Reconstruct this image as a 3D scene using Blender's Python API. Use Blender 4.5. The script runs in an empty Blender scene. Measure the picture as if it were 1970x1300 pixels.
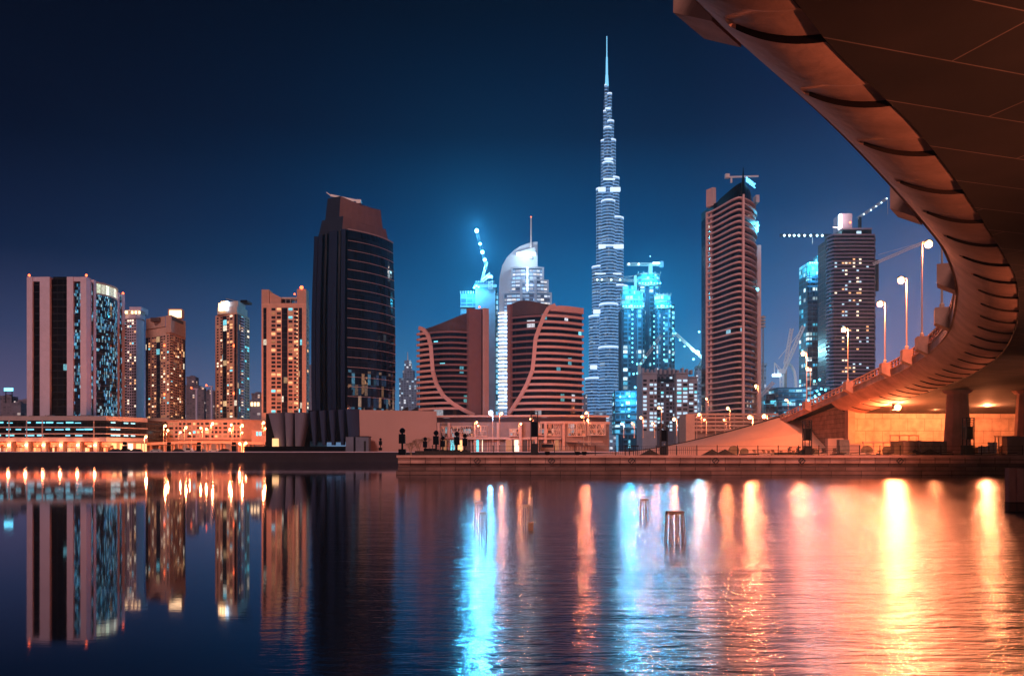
import bpy, math, random
from math import radians as R, sin, cos, pi, floor, sqrt, hypot, atan2, exp

random.seed(7)
SC = bpy.context.scene
COL = SC.collection
CAMZ, F, HZ, CX = 2.5, 1642.0, 874.0, 985.0     # eye height, focal length and horizon in photo pixels
def X(px, D): return (px - CX) / F * D
def Z(py, D): return CAMZ + (HZ - py) / F * D
def at(px, py, D): return (X(px, D), D, Z(py, D))

# ---------------------------------------------------------------- camera
cam_d = bpy.data.cameras.new("camera"); cam = bpy.data.objects.new("camera", cam_d); COL.objects.link(cam)
cam.location = (0, 0, CAMZ); cam.rotation_euler = (R(90), 0, 0)
cam_d.lens = 30.0; cam_d.sensor_width = 36.0; cam_d.shift_y = (HZ - 650.0) / 1970.0
cam_d.clip_start = 0.3; cam_d.clip_end = 20000
SC.camera = cam
SC.view_settings.view_transform = 'Standard'; SC.view_settings.look = 'None'
SC.view_settings.exposure = 0.0; SC.view_settings.gamma = 1.0
cy = SC.cycles
cy.use_denoising = True
cy.max_bounces = 6; cy.diffuse_bounces = 2; cy.glossy_bounces = 3; cy.transmission_bounces = 2; cy.volume_bounces = 0
cy.sample_clamp_indirect = 6.0; cy.sample_clamp_direct = 0.0
cy.caustics_reflective = True; cy.blur_glossy = 0.6
cy.use_light_tree = True

# ---------------------------------------------------------------- night sky
world = bpy.data.worlds.new("World"); SC.world = world; world.use_nodes = True
nt = world.node_tree; nt.nodes.clear()
def N(nt, t, **k):
    n = nt.nodes.new(t)
    for a, b in k.items(): setattr(n, a, b)
    return n
def MA(nt, op, a, b=None, c=None, clamp=False):
    n = N(nt, 'ShaderNodeMath', operation=op, use_clamp=clamp)
    for i, v in enumerate((a, b, c)):
        if v is None: continue
        if isinstance(v, (int, float)): n.inputs[i].default_value = v
        else: nt.links.new(v, n.inputs[i])
    return n.outputs[0]
def RAMP(nt, fac, stops, interp='LINEAR'):
    n = N(nt, 'ShaderNodeValToRGB'); n.color_ramp.interpolation = interp
    el = n.color_ramp.elements
    while len(el) < len(stops): el.new(0.5)
    for e, (p, c) in zip(el, stops): e.position = p; e.color = (c[0], c[1], c[2], 1)
    nt.links.new(fac, n.inputs[0]); return n.outputs[0]
def MIX(nt, fac, a, b, mode='MIX'):
    n = N(nt, 'ShaderNodeMix', data_type='RGBA', blend_type=mode)
    for sock, v in ((n.inputs[0], fac), (n.inputs[6], a), (n.inputs[7], b)):
        if isinstance(v, (int, float)): sock.default_value = v
        elif isinstance(v, tuple): sock.default_value = (v[0], v[1], v[2], 1)
        else: nt.links.new(v, sock)
    return n.outputs[2]
tc = N(nt, 'ShaderNodeTexCoord'); sp = N(nt, 'ShaderNodeSeparateXYZ'); nt.links.new(tc.outputs['Generated'], sp.inputs[0])
sx, sy, sz = sp.outputs
az = MA(nt, 'ARCTAN2', sx, sy)                       # 0 ahead, positive to the right
el = MA(nt, 'MAXIMUM', sz, 0.0)
left = RAMP(nt, el, [(0, (.19, .125, .20)), (.06, (.115, .09, .185)), (.13, (.040, .048, .120)), (.21, (.006, .013, .044)), (.32, (.0010, .003, .013)), (.5, (.0003, .0008, .004))])
mid = RAMP(nt, el, [(0, (.12, .42, .68)), (.08, (.045, .32, .62)), (.16, (.008, .165, .42)), (.25, (.001, .058, .19)), (.35, (.0002, .009, .040)), (.48, (.0001, .002, .009))])
right = RAMP(nt, el, [(0, (.36, .25, .36)), (.10, (.24, .21, .38)), (.18, (.085, .145, .33)), (.27, (.014, .060, .180)), (.38, (.004, .018, .070)), (.6, (.0015, .005, .018))])
back = RAMP(nt, el, [(0, (.20, .10, .10)), (.10, (.12, .06, .065)), (.22, (.03, .018, .028)), (.45, (.008, .008, .016)), (1, (.001, .002, .005))])
d0 = MA(nt, 'SUBTRACT', az, 0.12)
g = MA(nt, 'POWER', 2.718, MA(nt, 'MULTIPLY', MA(nt, 'MULTIPLY', d0, d0), -7.5))
c1 = MIX(nt, g, left, mid)
gr = MA(nt, 'MULTIPLY', MA(nt, 'SUBTRACT', az, 0.20), 4.0, clamp=True)
c2 = MIX(nt, gr, c1, right)
bk = MA(nt, 'MULTIPLY_ADD', sy, -1.6, 0.55, clamp=True)
c3 = MIX(nt, bk, c2, back)
nz = N(nt, 'ShaderNodeTexNoise'); nz.inputs['Scale'].default_value = 2.2; nz.inputs['Detail'].default_value = 3
nt.links.new(tc.outputs['Generated'], nz.inputs['Vector'])
c4 = MIX(nt, 1.0, c3, RAMP(nt, nz.outputs[0], [(.3, (.86, .86, .9)), (.7, (1.1, 1.1, 1.08))]), 'MULTIPLY')
sky = N(nt, 'ShaderNodeTexSky', sky_type='NISHITA'); sky.sun_disc = False; sky.sun_elevation = R(-5); sky.sun_rotation = R(200)
bg1 = N(nt, 'ShaderNodeBackground'); bg2 = N(nt, 'ShaderNodeBackground'); add = N(nt, 'ShaderNodeAddShader'); wo = N(nt, 'ShaderNodeOutputWorld')
nt.links.new(c4, bg1.inputs[0]); bg1.inputs[1].default_value = 1.0
nt.links.new(sky.outputs[0], bg2.inputs[0]); bg2.inputs[1].default_value = 0.05
nt.links.new(bg1.outputs[0], add.inputs[0]); nt.links.new(bg2.outputs[0], add.inputs[1]); nt.links.new(add.outputs[0], wo.inputs[0])

# the one sun lamp: added warm fill, standing in for city glow behind the camera
sd = bpy.data.lights.new("city_glow_fill", 'SUN'); sd.energy = 1.15; sd.angle = R(12); sd.color = (1.0, .60, .58)
so = bpy.data.objects.new("city_glow_fill", sd); COL.objects.link(so)
so.rotation_euler = (R(60), 0, R(-16))

# ---------------------------------------------------------------- materials
def mk(name, col, rough=.8, metal=0.0, var=.25, scale=.35, bump=0.0, emit=None, es=0.0, spec=.2, sample=False):
    m = bpy.data.materials.new(name); m.use_nodes = True; t = m.node_tree
    b = t.nodes['Principled BSDF']
    b.inputs['Roughness'].default_value = rough; b.inputs['Metallic'].default_value = metal
    b.inputs['Specular IOR Level'].default_value = spec
    co = N(t, 'ShaderNodeTexCoord')
    if var > 0:
        n1 = N(t, 'ShaderNodeTexNoise'); n1.inputs['Scale'].default_value = scale; n1.inputs['Detail'].default_value = 7; n1.inputs['Roughness'].default_value = .65
        t.links.new(co.outputs['Object'], n1.inputs['Vector'])
        lo = tuple(c * (1 - var) for c in col); hi = tuple(min(1, c * (1 + var)) for c in col)
        t.links.new(RAMP(t, n1.outputs[0], [(.28, lo), (.72, hi)]), b.inputs['Base Color'])
    else: b.inputs['Base Color'].default_value = (*col, 1)
    if bump > 0:
        n2 = N(t, 'ShaderNodeTexNoise'); n2.inputs['Scale'].default_value = scale * 6; n2.inputs['Detail'].default_value = 5
        t.links.new(co.outputs['Object'], n2.inputs['Vector'])
        bp = N(t, 'ShaderNodeBump'); bp.inputs['Strength'].default_value = bump; bp.inputs['Distance'].default_value = .1
        t.links.new(n2.outputs[0], bp.inputs['Height']); t.links.new(bp.outputs[0], b.inputs['Normal'])
    if emit:
        b.inputs['Emission Color'].default_value = (*emit, 1); b.inputs['Emission Strength'].default_value = es
        m.cycles.emission_sampling = 'AUTO' if sample else 'NONE'
    return m

def cells(name, base, fh, cw, frame=(.2, .2, .22), fw=.10, mw=.06, lit=.05, cols=((1, .6, .3), (1, .85, .6), (.3, .85, 1)), es=1.5,
          rough=.12, dirv=(1, .8), clump=0.0, uniform=None, seed=0.0, metal=0.0, zr=None):
    """glass curtain wall: floor lines, mullions and cells of which some glow"""
    m = bpy.data.materials.new(name); m.use_nodes = True; t = m.node_tree; b = t.nodes['Principled BSDF']
    co = N(t, 'ShaderNodeTexCoord'); s = N(t, 'ShaderNodeSeparateXYZ'); t.links.new(co.outputs['Object'], s.inputs[0])
    u = MA(t, 'ADD', MA(t, 'MULTIPLY', s.outputs[0], dirv[0]), MA(t, 'MULTIPLY', s.outputs[1], dirv[1]))
    u = MA(t, 'DIVIDE', u, cw); v = MA(t, 'DIVIDE', s.outputs[2], fh)
    fu = MA(t, 'FRACT', u); fv = MA(t, 'FRACT', v); cu = MA(t, 'FLOOR', u); cv = MA(t, 'FLOOR', v)
    ln = MA(t, 'MAXIMUM', MA(t, 'LESS_THAN', fv, fw), MA(t, 'LESS_THAN', fu, mw))
    cb = N(t, 'ShaderNodeCombineXYZ'); t.links.new(cu, cb.inputs[0]); t.links.new(cv, cb.inputs[1]); cb.inputs[2].default_value = seed
    wn = N(t, 'ShaderNodeTexWhiteNoise', noise_dimensions='3D'); t.links.new(cb.outputs[0], wn.inputs['Vector'])
    b.inputs['Roughness'].default_value = rough; b.inputs['Metallic'].default_value = metal; b.inputs['Specular IOR Level'].default_value = .28
    vr = MIX(t, wn.outputs['Value'], tuple(c * .6 for c in base), tuple(min(1, c * 1.7) for c in base))
    t.links.new(MIX(t, ln, vr, frame), b.inputs['Base Color'])
    t.links.new(MA(t, 'MULTIPLY_ADD', ln, .5, rough), b.inputs['Roughness'])
    if lit > 0:
        p = wn.outputs['Value']
        if clump > 0:
            n1 = N(t, 'ShaderNodeTexNoise'); n1.inputs['Scale'].default_value = clump; n1.inputs['Detail'].default_value = 2
            t.links.new(co.outputs['Object'], n1.inputs['Vector'])
            p = MA(t, 'ADD', MA(t, 'MULTIPLY', p, .45), MA(t, 'MULTIPLY', n1.outputs[0], .75))
        on = MA(t, 'GREATER_THAN', p, 1 - lit)
        on = MA(t, 'MULTIPLY', on, MA(t, 'SUBTRACT', 1.0, ln))
        if zr:
            on = MA(t, 'MULTIPLY', on, MA(t, 'MULTIPLY', MA(t, 'GREATER_THAN', s.outputs[2], zr[0]), MA(t, 'LESS_THAN', s.outputs[2], zr[1])))
        sc = N(t, 'ShaderNodeSeparateColor'); t.links.new(wn.outputs['Color'], sc.inputs[0])
        k = len(cols); rc = RAMP(t, sc.outputs[1], [(i / k, c) for i, c in enumerate(cols)], 'CONSTANT')
        n3 = N(t, 'ShaderNodeTexNoise'); n3.inputs['Scale'].default_value = 1.3; t.links.new(co.outputs['Object'], n3.inputs['Vector'])
        st = MA(t, 'MULTIPLY', MA(t, 'MULTIPLY', on, MA(t, 'MULTIPLY_ADD', sc.outputs[2], 1.2, .25)), MA(t, 'MULTIPLY', n3.outputs[0], es * 2))
        t.links.new(rc, b.inputs['Emission Color']); t.links.new(st, b.inputs['Emission Strength'])
    m.cycles.emission_sampling = 'NONE'
    return m

def blocks(name, col, w, h, plane='XZ', mortar=.02, dark=.3, rough=.85, bump=.5, off=.5, var=.25):
    m = bpy.data.materials.new(name); m.use_nodes = True; t = m.node_tree; b = t.nodes['Principled BSDF']
    co = N(t, 'ShaderNodeTexCoord'); s = N(t, 'ShaderNodeSeparateXYZ'); t.links.new(co.outputs['Object'], s.inputs[0])
    cb = N(t, 'ShaderNodeCombineXYZ')
    t.links.new(s.outputs[0 if plane[0] == 'X' else 1], cb.inputs[0]); t.links.new(s.outputs[2 if plane[1] == 'Z' else 1], cb.inputs[1])
    br = N(t, 'ShaderNodeTexBrick'); t.links.new(cb.outputs[0], br.inputs[0])
    br.offset = off; br.inputs['Scale'].default_value = 1; br.inputs['Brick Width'].default_value = w; br.inputs['Row Height'].default_value = h
    br.inputs['Mortar Size'].default_value = mortar; br.inputs['Mortar Smooth'].default_value = .1; br.inputs['Bias'].default_value = 0
    br.inputs['Color1'].default_value = (*[c * (1 - var) for c in col], 1); br.inputs['Color2'].default_value = (*[min(1, c * (1 + var)) for c in col], 1)
    br.inputs['Mortar'].default_value = (*[c * dark for c in col], 1)
    n1 = N(t, 'ShaderNodeTexNoise'); n1.inputs['Scale'].default_value = .7; n1.inputs['Detail'].default_value = 8; t.links.new(co.outputs['Object'], n1.inputs['Vector'])
    t.links.new(MIX(t, 1.0, br.outputs['Color'], RAMP(t, n1.outputs[0], [(.25, (.6, .6, .6)), (.75, (1.2, 1.2, 1.2))]), 'MULTIPLY'), b.inputs['Base Color'])
    b.inputs['Roughness'].default_value = rough
    bp = N(t, 'ShaderNodeBump'); bp.inputs['Strength'].default_value = bump; bp.inputs['Distance'].default_value = .05; bp.invert = True
    t.links.new(br.outputs['Fac'], bp.inputs['Height']); t.links.new(bp.outputs[0], b.inputs['Normal'])
    return m

SOD = (1.0, .23, .085)          # sodium street light
CYN = (.06, .62, 1.0)          # blue-green site light
M = {}
M['lilac'] = mk('lilac_stone', (.74, .62, .74), var=.08)
M['paleconc'] = mk('pale_concrete', (.55, .50, .47), var=.15)
M['beige'] = mk('beige_render', (.58, .35, .27), var=.12)
M['sand'] = mk('sand_render', (.70, .42, .31), var=.14)
M['brown'] = mk('brown_stone', (.30, .20, .17), var=.15)
M['darkbrown'] = mk('dark_brown_cladding', (.075, .045, .042), rough=.55, var=.2)
M['greyblue'] = mk('grey_blue_panel', (.16, .18, .24), rough=.6, var=.15)
M['black'] = mk('black_cladding', (.003, .004, .007), rough=.30, var=.3, spec=.12)
M['dark'] = mk('dark_metal', (.03, .028, .03), rough=.5, metal=.3)
M['steel'] = mk('galvanised_steel', (.45, .42, .40), rough=.45, metal=.6, var=.15)
M['white'] = mk('white_paint', (.75, .74, .76), rough=.5, var=.06)
M['win'] = mk('dark_window', (.020, .020, .028), rough=.10, var=0, spec=.6)
M['win2'] = mk('curtained_window', (.09, .07, .06), rough=.25, var=0)
M['wwarm'] = mk('warm_lit_window', (.3, .2, .1), var=0, emit=(1, .50, .22), es=1.3)
M['wwhite'] = mk('white_lit_window', (.3, .3, .3), var=0, emit=(1, .80, .56), es=1.7)
M['wcyan'] = mk('cyan_lit_window', (.1, .3, .3), var=0, emit=(.16, .78, .95), es=1.3)
M['wdim'] = mk('dim_lit_window', (.2, .1, .06), var=0, emit=(1, .42, .2), es=.35)
M['bulb'] = mk('sodium_bulb', (1, .7, .4), var=0, emit=(1, .56, .24), es=6)
M['signblue'] = mk('blue_sign_face', (.3, .7, 1), var=0, emit=(.14, .62, 1), es=2.2)
M['bulbw'] = mk('white_bulb', (1, 1, 1), var=0, emit=(.55, .85, 1), es=5)
M['bulbc'] = mk('cyan_bulb', (.5, 1, 1), var=0, emit=(.12, .72, 1), es=4.5)
M['bulbr'] = mk('red_beacon_bulb', (1, .2, .1), var=0, emit=(1, .13, .04), es=5)
M['coolwhite'] = mk('cool_white_tube', (.8, .9, 1), var=0, emit=(.62, .82, 1), es=3.2)
M['cyanstrip'] = mk('cyan_tube', (.3, .8, .9), var=0, emit=(.14, .68, .90), es=1.5)
M['warmstrip'] = mk('warm_tube', (1, .8, .5), var=0, emit=(1, .62, .32), es=3.0)
M['redsign'] = mk('red_sign_letters', (.8, .1, .05), var=0, emit=(1, .16, .06), es=2.6)
M['shop'] = mk('lit_shop_window', (.5, .3, .15), var=0, emit=(1, .52, .22), es=1.6)
M['wood'] = mk('timber', (.28, .19, .11), var=.3, scale=2)
M['cloth'] = mk('grey_tarpaulin', (.2, .18, .17), var=.3, scale=2)
M['rubble'] = mk('dark_rubble', (.05, .04, .035), var=.5, scale=3)

# ---------------------------------------------------------------- mesh building
class MB:
    def __init__(s): s.v = []; s.f = []; s.m = []
    def add(s, vs, fs, mi=0):
        o = len(s.v); s.v += vs; s.f += [tuple(i + o for i in f) for f in fs]; s.m += [mi] * len(fs); return s
    def box(s, x0, x1, y0, y1, z0, z1, mi=0):
        return s.add([(x, y, z) for z in (z0, z1) for y in (y0, y1) for x in (x0, x1)],
                     [(0, 2, 3, 1), (4, 5, 7, 6), (0, 1, 5, 4), (2, 6, 7, 3), (0, 4, 6, 2), (1, 3, 7, 5)], mi)
    def prism(s, pts, z0, z1, mi=0, top=None, ztop=None):
        """pts counter-clockwise seen from above; top: another ring; ztop: list of heights"""
        n = len(pts); top = top or pts
        zb = z0 if isinstance(z0, (list, tuple)) else [z0] * n
        zt = z1 if isinstance(z1, (list, tuple)) else [z1] * n
        vs = [(p[0], p[1], z) for p, z in zip(pts, zb)] + [(p[0], p[1], z) for p, z in zip(top, zt)]
        fs = [(i, (i + 1) % n, n + (i + 1) % n, n + i) for i in range(n)] + [tuple(range(n - 1, -1, -1)), tuple(range(n, 2 * n))]
        return s.add(vs, fs, mi)
    def beam(s, a, b, w, d=None, mi=0):
        """square bar from a to b"""
        d = d or w; ax = [b[i] - a[i] for i in range(3)]; L = sqrt(sum(c * c for c in ax)) or 1e-6; ax = [c / L for c in ax]
        up = (0, 0, 1) if abs(ax[2]) < .95 else (1, 0, 0)
        r = [ax[1] * up[2] - ax[2] * up[1], ax[2] * up[0] - ax[0] * up[2], ax[0] * up[1] - ax[1] * up[0]]
        rl = sqrt(sum(c * c for c in r)); r = [c / rl for c in r]
        u = [r[1] * ax[2] - r[2] * ax[1], r[2] * ax[0] - r[0] * ax[2], r[0] * ax[1] - r[1] * ax[0]]
        vs = []
        for p in (a, b):
            for i, j in ((-1, -1), (1, -1), (1, 1), (-1, 1)):
                vs.append(tuple(p[k] + r[k] * i * w / 2 + u[k] * j * d / 2 for k in range(3)))
        return s.add(vs, [(0, 1, 2, 3), (7, 6, 5, 4), (0, 4, 5, 1), (1, 5, 6, 2), (2, 6, 7, 3), (3, 7, 4, 0)], mi)
    def lathe(s, prof, c=(0, 0, 0), n=12, mi=0):
        vs = []; fs = []
        for r, z in prof:
            vs += [(c[0] + r * cos(2 * pi * k / n), c[1] + r * sin(2 * pi * k / n), c[2] + z) for k in range(n)]
        for j in range(len(prof) - 1):
            fs += [(j * n + k, j * n + (k + 1) % n, (j + 1) * n + (k + 1) % n, (j + 1) * n + k) for k in range(n)]
        fs += [tuple(range(n - 1, -1, -1)), tuple(range((len(prof) - 1) * n, len(prof) * n))]
        return s.add(vs, fs, mi)
    def ball(s, c, r, n=8, mi=0):
        return s.lathe([(r * sin(pi * k / 6) if 0 < k < 6 else r * .02, -r * cos(pi * k / 6)) for k in range(7)], c, n, mi)
    def strip(s, pts, z0, z1, off, thick, mi=0):
        """a band following an open plan line, proud by off, thick deep; z0,z1 may be lists"""
        n = len(pts); nr = line_normals(pts)
        zb = z0 if isinstance(z0, (list, tuple)) else [z0] * n
        zt = z1 if isinstance(z1, (list, tuple)) else [z1] * n
        vs = []
        for p, q, a, b in zip(pts, nr, zb, zt):
            o = (p[0] + q[0] * off, p[1] + q[1] * off); i = (p[0] + q[0] * (off - thick), p[1] + q[1] * (off - thick))
            vs += [(o[0], o[1], a), (o[0], o[1], b), (i[0], i[1], b), (i[0], i[1], a)]
        fs = []
        for k in range(n - 1):
            a, b = 4 * k, 4 * (k + 1)
            fs += [(a, b, b + 1, a + 1), (a + 1, b + 1, b + 2, a + 2), (a + 2, b + 2, b + 3, a + 3), (a + 3, b + 3, b, a)]
        fs += [(0, 1, 2, 3), (4 * n - 1, 4 * n - 2, 4 * n - 3, 4 * n - 4)]
        return s.add(vs, fs, mi)
    def build(s, name, mats, parent=None, smooth=False, label=None, kind=None):
        if not isinstance(mats, (list, tuple)): mats = [mats]
        o0 = base_of(parent)
        me = bpy.data.meshes.new(name)
        me.from_pydata([(v[0] - o0[0], v[1] - o0[1], v[2] - o0[2]) for v in s.v], [], s.f)
        for m in mats: me.materials.append(M[m] if isinstance(m, str) else m)
        if len(mats) > 1: me.polygons.foreach_set('material_index', s.m)
        if smooth: me.polygons.foreach_set('use_smooth', [True] * len(s.f))
        me.update()
        o = bpy.data.objects.new(name, me); COL.objects.link(o)
        if parent: o.parent = parent
        if label: o['label'] = label
        if kind: o['kind'] = kind
        return o
def base_of(p):
    if p is None: return (0, 0, 0)
    while p.parent: p = p.parent
    return tuple(p.location)
def line_normals(pts):
    out = []
    for i in range(len(pts)):
        a = pts[max(0, i - 1)]; b = pts[min(len(pts) - 1, i + 1)]
        dx, dy = b[0] - a[0], b[1] - a[1]; l = hypot(dx, dy) or 1
        out.append((dy / l, -dx / l))
    return out
def thing(name, label, cat, loc, group=None, rz=0):
    o = bpy.data.objects.new(name, None); o.empty_display_size = .5; COL.objects.link(o)
    o.location = loc; o.rotation_euler = (0, 0, rz); o['label'] = label; o['category'] = cat
    if group: o['group'] = group
    return o
def tag(o, label, cat, group=None):
    o['label'] = label; o['category'] = cat
    if group: o['group'] = group
    return o
def struct(o): o['kind'] = 'structure'; return o
def light(name, loc, power, col, r=.3, parent=None):
    d = bpy.data.lights.new(name, 'POINT'); d.energy = power; d.color = col; d.shadow_soft_size = r
    o = bpy.data.objects.new(name, d); COL.objects.link(o)
    if parent: b = base_of(parent); o.parent = parent; o.location = tuple(loc[i] - b[i] for i in range(3))
    else: o.location = loc
    return o
def dup(root, loc, label=None, group=None, rz=None, scale=None):
    r = root.copy(); COL.objects.link(r); r.location = loc
    if rz is not None: r.rotation_euler = (0, 0, rz)
    if scale: r.scale = scale
    if label: r['label'] = label
    if group: r['group'] = group
    def kids(src, dst):
        for ch in list(src.children):
            c = ch.copy(); COL.objects.link(c); c.parent = dst; kids(ch, c)
    kids(root, r)
    return r
def arc(A, B, bulge, n=14):
    """plan line from A to B bowed outwards (to the right-hand normal) by bulge"""
    dx, dy = B[0] - A[0], B[1] - A[1]; l = hypot(dx, dy); nx, ny = dy / l, -dx / l
    return [(A[0] + dx * k / n + nx * bulge * 4 * (k / n) * (1 - k / n), A[1] + dy * k / n + ny * bulge * 4 * (k / n) * (1 - k / n)) for k in range(n + 1)]
def lerp(a, b, t): return a + (b - a) * t
def table(tb, v):
    for (a, x), (b, y) in zip(tb, tb[1:]):
        if a <= v <= b or (a >= v >= b): return lerp(x, y, (v - a) / (b - a))
    return tb[0][1] if abs(v - tb[0][0]) < abs(v - tb[-1][0]) else tb[-1][1]

# windows: up to 100 of one building are objects, the rest one part
PLATE = {}
def put_windows(parent, wins, cap=100):
    """wins: (cx, cy, cz, w, h, nx, ny, material name)"""
    wins = sorted(wins, key=lambda q: (0 if q[7] in ('wwarm', 'wwhite', 'wcyan', 'wdim') else 1, random.random()))
    b = base_of(parent)
    for i, (x, y, z, w, h, nx, ny, mt) in enumerate(wins[:cap]):
        k = (round(w, 2), round(h, 2), round(nx, 2), round(ny, 2), mt)
        if k not in PLATE:
            mb = MB(); plate(mb, 0, 0, 0, w, h, nx, ny)
            me = bpy.data.meshes.new('window'); me.from_pydata(mb.v, [], mb.f); me.materials.append(M[mt]); PLATE[k] = me
        o = bpy.data.objects.new('window', PLATE[k]); COL.objects.link(o); o.parent = parent; o.location = (x - b[0], y - b[1], z - b[2])
    rest = wins[cap:]
    if rest:
        names = sorted({q[7] for q in rest}); mb = MB()
        for x, y, z, w, h, nx, ny, mt in rest: plate(mb, x, y, z, w, h, nx, ny, names.index(mt))
        mb.build('window', names, parent, kind='stuff')
def plate(mb, x, y, z, w, h, nx, ny, mi=0, t=.12):
    tx, ty = -ny, nx
    vs = []
    for dz in (-h / 2, h / 2):
        for du, dn in ((-w / 2, -t), (w / 2, -t), (w / 2, t), (-w / 2, t)):
            vs.append((x + tx * du + nx * dn, y + ty * du + ny * dn, z + dz))
    mb.add(vs, [(3, 2, 1, 0), (4, 5, 6, 7), (0, 1, 5, 4), (1, 2, 6, 5), (2, 3, 7, 6), (3, 0, 4, 7)], mi)
def pick(p):
    """p: dict of lit shares"""
    r = random.random()
    for k, v in p.items():
        if r < v: return k
        r -= v
    return 'win' if random.random() < .7 else 'win2'
LITP = {'wwarm': .10, 'wwhite': .05, 'wcyan': .04, 'wdim': .12}

def facade(parent, A, B, z0, z1, pattern, nf, wall, lit=LITP, wins=None, wf=.62, hf=.55, glass='strip_glass', slab_mat=None):
    """one face from A to B (left to right seen from outside): columns of windows 'w', glass strips 'g', balconies 'b', piers 'p', blank '.'"""
    dx, dy = B[0] - A[0], B[1] - A[1]; L = hypot(dx, dy); tx, ty = dx / L, dy / L; nx, ny = ty, -tx
    wt = {'w': 1, 'W': 1.6, 'g': 1, 'G': 1.8, 'b': 1.5, 'p': .5, '.': .5, ':': 1.2}
    tot = sum(wt[c] for c in pattern); u = 0; fh = (z1 - z0) / nf
    for c in pattern:
        w = wt[c] / tot * L; uc = u + w / 2; cx, cy_ = A[0] + tx * uc, A[1] + ty * uc
        if c in 'wW':
            for k in range(nf):
                wins.append((cx, cy_, z0 + fh * (k + .5), w * wf, fh * hf, nx, ny, pick(lit)))
        elif c in 'gG':
            mb = MB(); plate(mb, cx, cy_, (z0 + z1) / 2, w * .92, z1 - z0 - fh * .3, nx, ny, t=.2); mb.build('glass_strip', glass, parent)
        elif c == 'b':
            mb = MB(); plate(mb, cx, cy_, (z0 + z1) / 2, w * .86, z1 - z0 - fh * .3, nx, ny, t=.15); mb.build('glass_strip', 'win', parent)
            for k in range(nf):
                if random.random() < .35:
                    wins.append((cx + nx * .2 + tx * w * random.choice((-.18, .18)), cy_ + ny * .2 + ty * w * 0, z0 + fh * (k + .5), w * .4, fh * .45, nx, ny, random.choice(['wwarm', 'wwhite', 'wcyan', 'wdim', 'wdim'])))
            for k in range(nf):
                mb = MB(); mb.strip([(cx - tx * w * .5, cy_ - ty * w * .5), (cx - tx * w * .2 + nx * .7, cy_ - ty * w * .2 + ny * .7), (cx + tx * w * .2 + nx * .7, cy_ + ty * w * .2 + ny * .7), (cx + tx * w * .5, cy_ + ty * w * .5)],
                                     z0 + fh * (k + .02), z0 + fh * (k + .36), .5, .9); mb.build('balcony', slab_mat or wall, parent)
        elif c == 'p':
            mb = MB(); plate(mb, cx, cy_, (z0 + z1) / 2, w * .6, z1 - z0, nx, ny, t=.5); mb.build('pilaster', wall, parent)
        u += w
# ================================================================ ground, water
def sheet(name, x0, x1, y0, y1, z, mat, nx=1, ny=1):
    mb = MB(); vs = [(lerp(x0, x1, i / nx), lerp(y0, y1, j / ny), z) for j in range(ny + 1) for i in range(nx + 1)]
    mb.add(vs, [(j * (nx + 1) + i, j * (nx + 1) + i + 1, (j + 1) * (nx + 1) + i + 1, (j + 1) * (nx + 1) + i) for j in range(ny) for i in range(nx)])
    return struct(mb.build(name, mat))

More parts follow.
